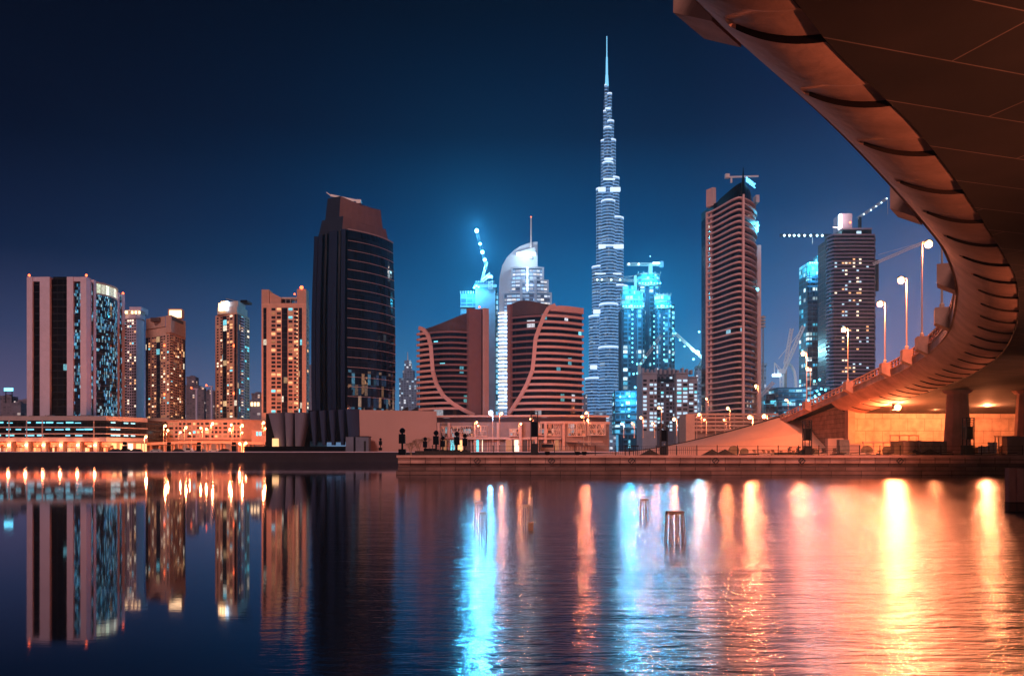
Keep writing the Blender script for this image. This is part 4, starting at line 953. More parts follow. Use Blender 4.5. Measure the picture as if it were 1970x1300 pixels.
# ---- shared podium
t = thing('retail_podium', 'orange lit retail podium with lattice windows under the two banded towers', 'building', (X(1000, 345), 345, G0))
D_ = 345
MB().prism([(X(842, D_), D_), (X(1085, 340), 340), (X(1172, 346), 346), (X(1172, 360), 360), (X(842, 360), 360)], G0, Z(812, D_)).build('body', 'brown', t)
for p_ in (844, 864, 914, 958, 1001, 1031, 1049, 1083): MB().box(X(p_, 343) - .5, X(p_, 343) + .5, 341.5 if p_ < 1000 else 338.8, 345, G0, Z(813, 343)).build('pilaster', 'beige', t)
MB().box(X(844, 343), X(1083, 340), 340.6, 345.5, Z(843, 343), Z(841, 343)).build('floor_band', 'beige', t)
for p_, w_ in ((959, 20), (1002, 26)): MB().box(X(p_, 343), X(p_ + w_, 343), 343.2, 344.5, Z(840, 343), Z(815, 343)).build('glazing', 'strip_glass', t)
MB().prism([(X(838, D_ + 3), D_ + 3), (X(1085, 343), 343), (X(1166, 349), 349), (X(1166, 366), 366), (X(838, 366), 366)], Z(812, D_), Z(803, D_)).build('dark_upper_band', 'darkbrown', t)
ln = [(X(838, D_), D_ - .4), (X(1085, 339.6), 339.6), (X(1170, 345.6), 345.6)]
MB().strip(ln, Z(802.5, D_), Z(799, D_), 1.0, 6).build('roof_slab', 'beige', t)
MB().strip([(X(1040, 342), 342), (X(1085, 339.6), 339.6), (X(1171, 345.6), 345.6)], Z(816, D_), Z(811, D_), 1.2, 2.2).build('cornice', 'beige', t)
M['latt'] = mk('lattice_bars', (.62, .42, .32), var=.1)
def lattice(a, b, y0, y1, D_, n, seed_, glow='wdim'):
    random.seed(seed_); x0, x1, z0, z1 = X(a, D_), X(b, D_), Z(y1, D_), Z(y0, D_)
    fr = MB(); w_ = .35; fr.box(x0 - w_, x0, D_ - 2.0, D_ - .9, z0 - w_, z1 + w_).box(x1, x1 + w_, D_ - 2.0, D_ - .9, z0 - w_, z1 + w_).box(x0, x1, D_ - 2.0, D_ - .9, z1, z1 + w_).box(x0, x1, D_ - 2.0, D_ - .9, z0 - w_, z0); f = fr.build('window_frame', 'beige', t)
    MB().box(x0, x1, D_ - 1.6, D_ - 1.3, z0, z1).build('glazing', M['podglow'], f)
    mb = MB()
    for k in range(n):
        xa = random.uniform(x0, x1); xb = min(x1, max(x0, xa + random.uniform(-3.5, 3.5))); mb.beam((xa, D_ - 1.8, z0), (xb, D_ - 1.8, z1), .17)
    for k in range(max(2, int((x1 - x0) / 2.6)) + 1): xx = lerp(x0, x1, k / max(2, int((x1 - x0) / 2.6))); mb.beam((xx, D_ - 1.85, z0), (xx, D_ - 1.85, z1), .3)
    mb.beam((x0, D_ - 1.85, (z0 + z1) / 2), (x1, D_ - 1.85, (z0 + z1) / 2), .26)
    mb.build('lattice', 'latt', f)
M['podglow'] = cells('podium_glazing', (.10, .06, .05), 1.9, 1.5, frame=(.2, .12, .08), lit=.5, cols=((1, .22, .10), (.9, .3, .15), (.2, .5, .6), (1, .5, .35)), es=.55, rough=.2)
for i, (a, b, y0, y1) in enumerate(((848, 862, 821, 840), (866, 910, 821, 840), (918, 936, 820, 838), (939, 955, 820, 838), (1035, 1047, 815, 836), (1051, 1079, 816, 837), (1092, 1125, 815, 838), (1130, 1163, 816, 836))):
    dd = D_ if a < 1000 else 342; lattice(a, b, y0, y1, dd, int((b - a) / 2.6), i)
lattice(981, 1000, 826, 838, 341, 6, 11)
for a, b, y0, y1, m_ in ((963, 977, 818, 838, 'win2'), (1004, 1020, 818, 838, 'win2')): MB().box(X(a, 344), X(b, 344), 343.4, 344.1, Z(y1, 344), Z(y0, 344)).build('window', m_, t)
random.seed(21)
for k in range(17):
    a = 850 + 15.5 * k
    if a > 1078: break
    m_ = {1: 'wcyan', 2: 'shop', 4: 'wcyan', 5: 'wwhite', 7: 'wwarm', 9: 'wwhite', 12: 'win2', 14: 'wdim'}.get(k, random.choice(['win2', 'wdim', 'win2', 'win']))
    dd = 344 if a < 960 else 341; fr = MB(); x0, x1 = X(a, dd), X(a + 9.5, dd)
    fr.box(x0 - .3, x0, dd - 1.4, dd, G0, Z(846, dd)).box(x1, x1 + .3, dd - 1.4, dd, G0, Z(846, dd)).box(x0, x1, dd - 1.4, dd, Z(846, dd), Z(845, dd)); f = fr.build('shop_frame', 'beige', t)
    MB().box(x0, x1, dd - .8, dd - .5, G0 + .1, Z(846, dd)).build('shop_glass', m_, f)
MB().strip([(X(848, 343), 343), (X(1080, 339), 339)], Z(845, 343), Z(842.5, 343), 1.2, 1.8).build('canopy', 'beige', t)
for k in range(3): MB().box(X(1090 + 24 * k, 340), X(1110 + 24 * k, 340), 336, 341, Z(850, 340), Z(849, 340)).build('awning', 'beige', t)

# ================================================================ tower under construction with crane, hotel
M['conc_far'] = mk('raw_concrete_far', (.20, .22, .27), var=.2, scale=.1)
M['cyanglass'] = cells('site_lit_floors', (.05, .08, .12), 3.8, 4.5, frame=(.14, .2, .26), fw=.22, mw=.12, lit=.5, cols=((.10, .55, .75), (.2, .75, .95), (.5, .9, 1), (.08, .4, .6)), es=.6, rough=.5)
t = thing('construction_tower', 'grey concrete core tower under construction behind the banded towers, crane on top', 'tower', (X(920, 650), 650, G0)); D_ = 650
MB().box(X(886, D_), X(915, D_), D_, D_ + 22, G0, Z(565, D_)).build('open_floors', 'cyanglass', t)
MB().box(X(915, D_) + .05, X(953, D_), D_ - 5, D_ + 24, G0, Z(556, D_)).build('concrete_core', 'conc_far', t)
MB().box(X(913, D_), X(956, D_), D_ - 6.5, D_ + 24, Z(556, D_), Z(550, D_)).build('formwork', 'conc_far', t)
MB().box(X(915, D_), X(951, D_), D_ - 5, D_ + 20, Z(550, D_), Z(545, D_)).build('lit_deck', 'cyanglass', t)
for k in range(8):
    z = lerp(Z(740, D_), Z(570, D_), k / 8); MB().box(X(885, D_), X(915, D_), D_ - 1, D_, z, z + 1).build('slab_edge', 'conc_far', t)
for k in range(14): MB().box(X(886 + 5 * k, D_) - .2, X(886 + 5 * k, D_) + .2, D_ - 1, D_ - .6, Z(565 if k < 6 else 545, D_), Z(560 if k < 6 else 540, D_)).build('rebar', 'steel', t)
MB().box(X(954, D_), X(958, D_), D_ - 2, D_ + 5, G0, Z(565, D_)).build('lit_hoist_shaft', cells('hoist_glass', (.1, .2, .3), 4, 3, frame=(.1, .15, .2), fw=.3, lit=.8, cols=((.2, .7, 1), (.5, .85, 1)), es=.8), t)
def lattice_boom(mb, a, b, w, n, mi=0, bar=None):
    """triangulated boom from a to b"""
    bar = bar or w * .14
    ax = [b[i] - a[i] for i in range(3)]; L = sqrt(sum(c * c for c in ax)); ax = [c / L for c in ax]
    s1 = (0, 1, 0) if abs(ax[1]) < .9 else (1, 0, 0)
    u = [ax[1] * s1[2] - ax[2] * s1[1], ax[2] * s1[0] - ax[0] * s1[2], ax[0] * s1[1] - ax[1] * s1[0]]; ul = sqrt(sum(c * c for c in u)); u = [c / ul for c in u]
    def P(t_, i, j): return tuple(a[k] + (b[k] - a[k]) * t_ + u[k] * i * w / 2 + s1[k] * j * w / 2 for k in range(3))
    for i, j in ((-1, -1), (1, -1), (1, 1), (-1, 1)): mb.beam(P(0, i, j), P(1, i, j), bar, mi=mi)
    for k in range(n):
        t0, t1 = k / n, (k + 1) / n; s_ = 1 if k % 2 else -1
        mb.beam(P(t0, s_, -1), P(t1, -s_, -1), bar * .7, mi=mi); mb.beam(P(t0, -1, s_), P(t1, -1, -s_), bar * .7, mi=mi)
        mb.beam(P(t0, -1, -1), P(t0, 1, -1), bar * .7, mi=mi)
    return mb
def work_light(p, r, parent, mat='bulbc', power=0, col=CYN, name='work_light'):
    MB().ball(p, r, 6).build(name, mat, parent)
    if power: light(name + '_glow', (p[0], p[1] - 14, p[2]), power, col, r, parent)
c = thing('tower_crane', 'luffing crane with four brilliant blue white lamps up its steep boom', 'crane', at(930, 545, 640))
mb = MB(); lattice_boom(mb, at(926, 545, 648), at(936, 505, 648), 1.5, 10, bar=.3); lattice_boom(mb, at(944, 556, 645), at(944, 540, 645), 3, 4, bar=.4); mb.build('mast', 'steel', c)
mb = MB(); lattice_boom(mb, at(945, 547, 645), at(915, 437, 645), 1.8, 26, bar=.22); mb.build('boom', 'black', c)
mb = MB(); lattice_boom(mb, at(928, 540, 645), at(944, 527, 645), 2, 5, bar=.4); mb.box(X(938, 645), X(948, 645), 643, 647, Z(536, 645), Z(531, 645)); mb.build('counter_jib', 'white', c)
for x_, y_, r_, pw in ((917, 444, 1.5, 120000), (923.5, 469, 1.0, 80000), (928, 485, 1.3, 110000), (932.5, 500, 1.2, 100000)):
    work_light(at(x_, y_, 643), r_, c, 'bulbw', pw, (.10, .58, 1), 'boom_lamp')
for x_, y_ in ((913, 553), (917, 550), (921, 552)): work_light(at(x_, y_, 642), .8, t, 'bulbc')
light('site_glow', (X(905, 640), 640, Z(556, 640)), 60000, CYN, 1.5, t)

# ---- sail topped hotel
t = thing('sail_hotel', 'white lit hotel tower with tall curved sail and spire behind the banded towers', 'tower', (X(1010, 1100), 1100, G0)); D_ = 1100
M['sail'] = mk('sail_cladding', (.50, .58, .66), var=.06, emit=(.26, .50, .80), es=.14)  # faint blue emission stands in for light on the cladding
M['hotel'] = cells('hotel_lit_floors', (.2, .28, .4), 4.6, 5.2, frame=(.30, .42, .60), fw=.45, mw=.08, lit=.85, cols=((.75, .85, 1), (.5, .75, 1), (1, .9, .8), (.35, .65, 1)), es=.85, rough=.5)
M['hotelwall'] = mk('hotel_wall', (.42, .50, .60), var=.06, emit=(.20, .42, .75), es=.18)  # wall emits a little in place of light falling on it
out = [(960, 800), (960, 560), (961, 535), (966, 512), (975, 496), (988, 483), (1000, 475), (1013, 470), (1022, 467), (1034, 466), (1034, 515)]
inn = [(1034, 524), (985, 524), (981, 560), (970, 575), (968, 800)]
pl = [at(a, b, D_) for a, b in out + inn]; mb = MB(); n = len(pl)
mb.add([(p[0], D_ - 3, p[2]) for p in pl] + [(p[0], D_ + 6, p[2]) for p in pl], [tuple(range(n - 1, -1, -1)), tuple(range(n, 2 * n))] + [(i, (i + 1) % n, n + (i + 1) % n, n + i) for i in range(n)])
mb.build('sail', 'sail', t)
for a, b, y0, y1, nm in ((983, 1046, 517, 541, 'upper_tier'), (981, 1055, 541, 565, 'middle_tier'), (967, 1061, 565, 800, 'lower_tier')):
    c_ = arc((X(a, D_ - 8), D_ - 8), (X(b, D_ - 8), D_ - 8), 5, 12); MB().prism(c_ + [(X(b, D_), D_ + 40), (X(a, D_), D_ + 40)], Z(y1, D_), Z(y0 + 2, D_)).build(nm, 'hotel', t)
    MB().strip(c_, Z(y0 + 3, D_), Z(y0, D_), 1.5, 5).build('tier_cornice', 'sail', t)
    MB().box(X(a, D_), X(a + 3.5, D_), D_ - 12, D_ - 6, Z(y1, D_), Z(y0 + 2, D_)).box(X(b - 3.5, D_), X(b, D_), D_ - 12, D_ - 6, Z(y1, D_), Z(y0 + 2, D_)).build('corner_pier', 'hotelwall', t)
for a in (1000, 1027):
    MB().box(X(a, D_), X(a + 5, D_), D_ - 17, D_ - 14, G0, Z(542, D_)).build('window_pier', 'hotelwall', t)
MB().box(X(1013, D_), X(1015.5, D_), D_ - 20, D_ - 17, Z(565, D_), Z(520, D_)).build('central_light', 'coolwhite', t)
for k in range(26):
    z = Z(606 + 7.2 * k, D_); MB().strip([(X(958, 1090), 1090), (X(968, 1086), 1086), (X(980, 1088), 1088)], z, z + 1.7, 0, 1.2).build('balcony_light', 'coolwhite' if k % 3 else 'wwhite', t)
mb = MB(); mb.prism([(X(994, D_), D_ - 10), (X(1030, D_), D_ - 10), (X(1030, D_), D_ - 3), (X(994, D_), D_ - 3)], Z(493, D_), Z(489, D_)); mb.build('lit_canopy', 'coolwhite', t)
MB().prism([(X(996, D_), D_ - 9), (X(1030, D_), D_ - 9), (X(1030, D_), D_ - 3), (X(996, D_), D_ - 3)], Z(489, D_), [Z(488, D_), Z(478, D_), Z(478, D_), Z(488, D_)]).build('canopy_roof', 'sail', t)
MB().lathe([(2.2, 0), (1.9, 18), (1.1, 22), (1.0, Z(421, D_) - Z(500, D_))], (X(1021.5, D_), D_ - 6, Z(500, D_)), 8).build('spire', 'white', t)
MB().ball((X(1021.5, D_), D_ - 6, Z(420, D_)), 1.0, 6).build('beacon', 'bulbr', t)
light('canopy_glow', (X(1012, D_), D_ - 24, Z(499, D_)), 30000, (.7, .9, 1), 2, t)

# ================================================================ needle skyscraper
t = thing('needle_skyscraper', 'slender stepped skyscraper rising to a needle spire, tallest tower in the photo', 'skyscraper', (X(1167, 1700), 1700, G0)); D_ = 1700
M['needle'] = cells('needle_glass', (.02, .05, .12), 3.8, 2.6, frame=(.06, .12, .25), fw=.30, mw=.2, lit=.93, cols=((.10, .26, .55), (.16, .34, .68), (.07, .20, .45), (.22, .42, .8), (.10, .26, .55), (.6, .8, 1)), es=.36, rough=.3)
M['needleln'] = mk('needle_facade_lights', (.06, .12, .25), var=0, emit=(.27, .56, 1), es=.85)
M['needlebr'] = mk('needle_bright_band', (.7, .8, 1), var=0, emit=(.60, .82, 1), es=1.3)
M['needlesp'] = mk('needle_spire_light', (.3, .8, 1), var=0, emit=(.18, .62, 1), es=1.1)
CXN = 1167.5; xm = X(CXN, D_)
def lobe(steps, cxp, dy, k_r):
    """one wing of the skyscraper: steps (y bottom, y top, outer edge in the photo)"""
    for yb, yt, e in steps:
        W_ = abs(X(e, D_) - xm); sgn = 1 if e > CXN else -1; z0, z1 = Z(yb, D_), Z(yt, D_)
        r_ = max(3.0, W_ * k_r); cx_ = xm + (sgn * (W_ - r_) if cxp else (e - CXN) * .1); yc = D_ - dy * W_
        pts = [(cx_ + r_ * cos(k * pi / 8), yc + r_ * sin(k * pi / 8)) for k in range(16)]
        MB().prism(pts, z0, z1).build('wing_stage', 'needle', t)
        nb = max(2, int((z1 - z0) / 6.0)); mb = MB()
        for k in range(nb):
            z = z0 + (k + .5) * (z1 - z0) / nb; mb.prism([(cx_ + (p[0] - cx_) * 1.03, yc + (p[1] - yc) * 1.03) for p in pts], z, z + 1.5)
        mb.build('floor_light_rings', 'needleln', t)
        MB().prism([(cx_ + (p[0] - cx_) * 1.05, yc + (p[1] - yc) * 1.05) for p in pts], z1 - .5, z1 + 2.2).build('setback_light', 'needlebr', t)
lobe([(830, 729, 1126), (729, 610, 1133), (610, 515, 1139), (515, 365, 1147), (365, 272, 1156), (272, 215, 1160.5), (215, 165, 1163)], True, 0.0, .46)
lobe([(830, 553, 1207), (553, 422, 1199), (422, 345, 1191), (345, 272, 1184.5), (272, 235, 1181), (235, 182, 1177)], True, .1, .46)
lobe([(830, 672, 1188), (672, 590, 1186), (590, 480, 1184), (480, 392, 1181), (392, 318, 1178), (318, 250, 1175)], False, .9, .95)
for yb, yt, w_ in ((830, 400, 11), (400, 280, 8), (280, 190, 6), (190, 165, 4.6)):
    MB().prism([(xm + w_ / F * D_ * cos(k * pi / 6), D_ + 6 + w_ / F * D_ * sin(k * pi / 6)) for k in range(12)], Z(yb, D_), Z(yt, D_)).build('core_stage', 'needle', t)
for yb, yt, w_ in ((165, 145, 3.6), (145, 110, 2.3), (110, 70, 1.1)):
    w2 = w_ / F * D_; MB().lathe([(w2, 0), (w2 * .72, Z(yt, D_) - Z(yb, D_))], (xm, D_, Z(yb, D_)), 10).build('spire_stage', 'needlesp', t)
for y, a, b in ((372, 1148, 1162), (372, 1171, 1190), (480, 1149, 1162), (480, 1177, 1196), (603, 1139, 1152), (708, 1133, 1146), (353, 1158, 1180), (214, 1163, 1173), (315, 1160, 1176), (532, 1142, 1192)):
    MB().box(X(a, D_), X(b, D_), D_ - 30 if y > 300 else D_ - 16, D_ - 25 if y > 300 else D_ - 12, Z(y + (4.5 if y in (372, 480, 603, 708) else 1.2), D_), Z(y - (3 if y in (372, 480, 603, 708) else 1), D_)).build('bright_band', 'needlebr', t)

# ================================================================ cyan lit construction towers
M['cywall'] = mk('site_concrete', (.045, .075, .12), var=.25, scale=.06)
M['cywin'] = cells('site_window_rows', (.02, .035, .055), 3.9, 4.2, frame=(.07, .15, .22), fw=.3, mw=.22, lit=.38, cols=((.10, .6, .85), (.25, .8, 1), (.05, .35, .55), (.7, .95, 1)), es=1.2, rough=.5)
M['cybright'] = cells('site_flood_lit_floors', (.1, .25, .3), 3.8, 2.6, frame=(.12, .5, .62), fw=.25, mw=.2, lit=.8, cols=((.04, .50, .75), (.12, .75, 1), (.5, .95, 1), (.02, .25, .42)), es=1.0, rough=.5)
D_ = 750
def round_fp(a, b, D_, dep=1.0, n=16):
    xm, r_ = (X(a, D_) + X(b, D_)) / 2, (X(b, D_) - X(a, D_)) / 2; return [(xm + r_ * cos(-pi + 2 * pi * k / n), D_ + r_ * dep + r_ * dep * sin(-pi + 2 * pi * k / n)) for k in range(n)]
def site_tower(lb, a, b, y, D_, crown_y, cols_, gw=60000, yb=0):
    t = thing('construction_tower', lb, 'tower', (X((a + b) / 2, D_), D_, G0))
    MB().box(X(a, D_), X(b, D_), D_ + 3, D_ + 26, G0, Z(crown_y, D_)).build('body', 'cywall', t)
    MB().prism(round_fp(a - 1, b + 1, D_, .7), Z(crown_y, D_), Z(y, D_)).build('lit_crown', 'cybright', t)
    for yy in (y, (y + crown_y) / 2, crown_y): MB().prism(round_fp(a - 2.5, b + 2.5, D_ - 1.2, .7), Z(yy, D_) - .6, Z(yy, D_) + .5).build('crown_ring', 'steel', t)
    for k in range(max(4, int((b - a) / 5))):
        work_light((lerp(X(a - 1, D_), X(b + 1, D_), (k + .5) / int((b - a) / 5 + .01)), D_ - 3, Z(crown_y - 2, D_)), .75, t, 'bulbc')
    for c0, c1 in cols_:
        MB().box(X(c0, D_), X(c1, D_), D_ + .5, D_ + 3.1, G0, Z(crown_y + 3, D_)).build('window_bay', 'cywin', t)
    for k in range(5): mb = MB(); xx = lerp(X(a, D_), X(b, D_), k / 4); mb.box(xx - .3, xx + .3, D_, D_ + .6, Z(y, D_), Z(y - 4, D_)); mb.build('rebar', 'steel', t)
    light('site_glow', (X((a + b) / 2, D_), D_ - 24, Z(crown_y - 6, D_)), gw * 1.1, CYN, 2, t)
    return t
t1 = site_tower('tallest of the three cyan lit towers under construction, crane above', 1228, 1271, 526, D_ + 20, 548, [(1233, 1242), (1250, 1257), (1262, 1267)], 90000)
t2 = site_tower('left of the three cyan lit towers under construction, glowing stepped crown', 1197, 1238, 560, D_ - 10, 592, [(1200, 1213), (1226, 1234)], 90000)
t3 = site_tower('right of the three cyan lit towers under construction, round glowing top', 1262, 1291, 567, D_ - 10, 592, [(1264, 1271), (1280, 1290)], 80000)
MB().box(X(1290, D_), X(1298, D_), D_, D_ + 20, G0, Z(585, D_)).build('side_bay', 'cywin', t3)
MB().prism(round_fp(1199, 1225, D_ - 14, .7), Z(572, D_), Z(556, D_)).build('crown_turret', 'cybright', t2)
for tt, xc, y0, y1, st in ((t1, 1254, 612, 705, 10), (t3, 1273, 615, 705, 10), (t3, 1289.5, 595, 700, 10), (t2, 1213, 600, 700, 9)):
    y = y0
    while y < y1: work_light((X(xc, D_), D_ - 12, Z(y, D_)), .62, tt, 'bulbc'); y += st
t = thing('site_block', 'low cyan lit concrete frame left of the grey residential block', 'building', (X(1212, 700), 700, G0))
for k in range(6):
    z = Z(752 + 14 * k, 700); MB().box(X(1184, 700), X(1236, 700), 700, 722, z - 5.6, z - .9).build('floor_bay', 'cywin', t); MB().box(X(1183, 700), X(1237, 700), 699, 723, z - .88, z).build('slab', 'cywall', t)
for x_, y_ in ((1193, 763), (1211, 762), (1229, 763), (1210, 776), (1210, 787), (1210, 800), (1197, 779), (1222, 745), (1226, 718), (1230, 716), (1219, 719), (1226, 700)): work_light(at(x_, y_, 695), .8, t, 'bulbc')
light('site_glow', (X(1212, 690), 688, Z(765, 690)), 60000, CYN, 2, t)
c = thing('tower_crane', 'flat topped crane with white lamps above the tallest cyan lit tower', 'crane', at(1251, 530, 765)); D_ = 765
MB().beam(at(1251, 527, D_), at(1251, 507, D_), 3.5).build('mast', 'steel', c); mb = MB(); lattice_boom(mb, at(1206, 508.5, D_), at(1275, 508.5, D_), 2.2, 24, bar=.4); mb.build('jib', 'steel', c)
MB().box(X(1269, D_), X(1276, D_), D_ - 2, D_ + 2, Z(514, D_), Z(503, D_)).build('counterweight', 'conc_far', c); MB().box(X(1255, D_), X(1268, D_), D_ - 3.4, D_ - 2.6, Z(509, D_), Z(506, D_)).build('lamp_bar', 'bulbw', c)
for x_ in (1210, 1229, 1251): work_light(at(x_, 508 if x_ < 1250 else 493, D_ - 3), .9 if x_ < 1250 else .4, c, 'bulbw', name='boom_lamp')
c = thing('tower_crane', 'thin horizontal crane crossing in front of the needle skyscraper with four lamps', 'crane', at(1222, 548, 760)); D_ = 758
mb = MB(); lattice_boom(mb, at(1141, 538, D_), at(1228, 540, D_), 1.8, 26, bar=.35); mb.beam(at(1222, 530, D_), at(1150, 538, D_), .3); mb.beam(at(1222, 530, D_), at(1190, 539, D_), .3); mb.build('jib', 'steel', c); MB().beam(at(1222, 560, D_), at(1222, 530, D_), 2.4).build('mast', 'steel', c)
for x_ in (1149, 1158, 1176, 1193): work_light(at(x_, 538, D_ - 3), .75, c, 'bulbw', name='boom_lamp')
c = thing('tower_crane', 'diagonal crane boom with lamps crossing low in front of the cyan towers', 'crane', at(1228, 715, 690)); D_ = 690
mb = MB(); lattice_boom(mb, at(1230, 704, D_), at(1272, 645, D_), 2, 18, bar=.4); mb.build('boom', 'steel', c); MB().beam(at(1230, 740, D_), at(1230, 700, D_), 2.6).build('mast', 'steel', c)
for x_, y_ in ((1233, 699), (1242, 687), (1259, 661)): work_light(at(x_, y_, D_ - 3), .7, c, 'bulbc', name='boom_lamp')
c = thing('tower_crane', 'crane with one dazzling blue white lamp left of the wavy balcony tower', 'crane', at(1345, 700, 800)); D_ = 800
mb = MB(); lattice_boom(mb, at(1352, 690, D_), at(1299, 641, D_), 2, 20, bar=.4); mb.build('boom', 'steel', c); MB().beam(at(1352, 740, D_), at(1352, 680, D_), 2.6).build('mast', 'steel', c)
work_light(at(1342, 678, D_ - 4), 1.9, c, 'bulbw', 120000, (.3, .8, 1), 'boom_lamp')
for x_, y_, r_ in ((1299, 641, .8), (1308, 654, .8), (1317, 666, .8), (1334, 691, 1.0), (1345, 638, 1.0)): work_light(at(x_, y_, D_ - 4), r_, c, 'bulbc', name='boom_lamp')
mb = MB(); lattice_boom(mb, at(1345, 704, 790), at(1357, 685, 790), 2, 6, bar=.4); mb.beam(at(1341, 706, 790), at(1360, 704, 790), 2); tag(mb.build('crane_arm', 'dark'), 'dark folded crane arm touching the left edge of the wavy balcony tower', 'crane')

# ---- grey residential block
t = thing('residential_block', 'grey stepped residential block with bright bluish windows between cyan towers and wavy tower', 'building', (X(1290, 480), 480, G0)); D_ = 480
w = []
for a, b, y, dd, pat, m_ in ((1236, 1264, 716, D_, 'W.Ww', 'greyb'), (1264, 1301, 711, D_ + 6, 'ww.www', 'greyd'), (1301, 1324, 716, D_, 'WW', 'greyb'), (1324, 1342, 724, D_ + 4, 'Ww', 'greyb')):
    if 'greyb' not in M: M['greyb'] = mk('greyish_render', (.34, .34, .40), var=.1); M['greyd'] = mk('dark_grey_render', (.12, .13, .18), var=.1)
    MB().box(X(a, dd), X(b, dd), dd, dd + 22, G0, Z(y, dd)).build('body', m_, t)
    MB().box(X(a, dd) - .3, X(b, dd) + .3, dd - .6, dd + 3, Z(y + 3, dd), Z(y + .5, dd)).build('cornice', m_, t)
    facade(t, (X(a, dd), dd), (X(b, dd), dd), Z(830, dd), Z(y + 12, dd), pat, 13 if m_ == 'greyb' else 15, m_, wins=w, wf=.7, lit={'wwhite': .0, 'wblue': .62 if m_ == 'greyb' else .32, 'wcyan': .03})
M['wblue'] = mk('bluish_lit_window', (.3, .4, .5), var=0, emit=(.52, .80, 1), es=1.0)
MB().box(X(1266, D_), X(1299, D_), D_ + 4.9, D_ + 6, Z(733, D_), Z(727, D_)).build('dark_louvre', 'black', t)
for k in range(12): MB().box(X(1238 + 8.5 * k, D_), X(1242 + 8.5 * k, D_), D_ + 4, D_ + 9, Z(718, D_), Z(706 + (k % 3) * 2, D_)).build('roof_tank', 'greyb', t)
put_windows(t, w)
# ================================================================ wavy balcony tower
M['wslab'] = mk('pink_balcony_slab', (.85, .58, .56), var=.06)
M['wglass'] = cells('wavy_tower_glass', (.008, .008, .012), 3.1, 2.2, frame=(.03, .02, .025), fw=.05, mw=.06, lit=.012, cols=((.4, .8, 1), (1, .8, .6)), es=1.0, rough=.12)
t = thing('balcony_tower', 'tall tower with pink wavy balcony slabs and blue lettering on its roof', 'tower', (X(1405, 412), 412, G0))
Cc = (X(1430, 400), 400); Aa = (X(1358, 425), 425)
nfl = 37
ztop, zlow = Z(381, 400), Z(797, 400)
front = []
for k in range(17):
    u = k / 16; x = lerp(Aa[0], Cc[0], u); y = 425 - 25 * (u ** 1.0) - 5.0 * sin(pi * u) * 1 + 3.4 * sin(2 * pi * u)
    front.append((x, y))
Rr_ = (X(1452, 422), 422)
side = arc(Cc, Rr_, 2.2, 8)
innr = [(p[0] + .3, p[1] + 2.4) for p in front[4:]] ; core = [(front[0][0] + 2, front[0][1] + 1.5), (front[4][0], front[4][1] + 2.2)] + innr[1:] + [(p[0] - 1.6, p[1] + .8) for p in side[1:]] + [(Rr_[0], 440), (front[0][0] + 2, 444)]
MB().prism(core, G0, Z(381, 402)).build('glass_core', 'wglass', t)
for k in range(nfl):
    z = ztop - k * (ztop - zlow) / nfl
    MB().strip(front, z - .32, z + .34, 0, 2.0).build('balcony_slab', 'wslab', t)
    mb = MB(); sd_ = side if k % 2 else side[:-2]; mb.strip(sd_, z - .32, z + .34, .9 if k % 2 else .3, 2.6); mb.build('side_balcony_slab', 'wslab', t)
M['wpanel'] = mk('beige_side_panel', (.74, .52, .50), var=.06)
for k in range(nfl - 1):
    z = ztop - 1.6 - k * (ztop - zlow) / nfl; a, b = front[1], front[4]
    MB().strip([front[1], front[2], front[3], front[4]], z - 1.15, z + .95, -1.2, .5).build('infill_panel', 'wpanel', t) if k % 1 == 0 else None
MB().strip([front[0], ((front[0][0] + front[1][0]) / 2, (front[0][1] + front[1][1]) / 2)], G0, ztop, .15, 1.2).build('corner_strip', 'wpanel', t)
MB().box(Cc[0] - .55, Cc[0] + .35, Cc[1] - 1.2, Cc[1] + .6, G0 + 10, ztop + 1.5).build('vertical_fin', 'wslab', t)
MB().box(Rr_[0] - .2, X(1461, 424), 421, 426, G0, Z(474, 424)).build('rear_fin', 'wpanel', t)
MB().prism(core, Z(381, 402) + .01, [Z(372, 404)] * 3 + [Z(345 + (13 - k) * 1.6, 402) for k in range(len(core) - 3 - 2 - 8)] + [Z(353 + 3 * k, 406) for k in range(8)] + [Z(372, 410)] * 2).build('dark_crown', 'black', t)
MB().strip([front[0], front[1], front[2], front[3]], Z(398, 424), Z(364, 424), -.2, 2).build('crown_panel', 'wpanel', t)
MB().box(X(1453, 420), X(1460, 420), 419, 424, Z(390, 420), Z(376, 420)).build('crown_panel', 'wpanel', t)
mb = MB(); mb.prism([(Cc[0] - 1.0, Cc[1] - 1), (Cc[0] + .6, Cc[1] - 1), (Cc[0] + .6, Cc[1] + 1), (Cc[0] - 1, Cc[1] + 1)], ztop + 1, Z(322, 400), top=[(Cc[0] - .1, Cc[1]), (Cc[0] + .1, Cc[1]), (Cc[0] + .1, Cc[1] + .3), (Cc[0] - .1, Cc[1] + .3)]); mb.build('roof_mast', 'black', t)
mb = MB(); mb.beam(at(1396, 341, 404), at(1459, 339, 408), .5, .8).box(X(1395, 404), X(1403, 404), 403, 405, Z(343, 404), Z(335, 404)).beam(at(1407, 343, 404), at(1407, 352, 404), .8); mb.build('roof_cradle', 'white', t)
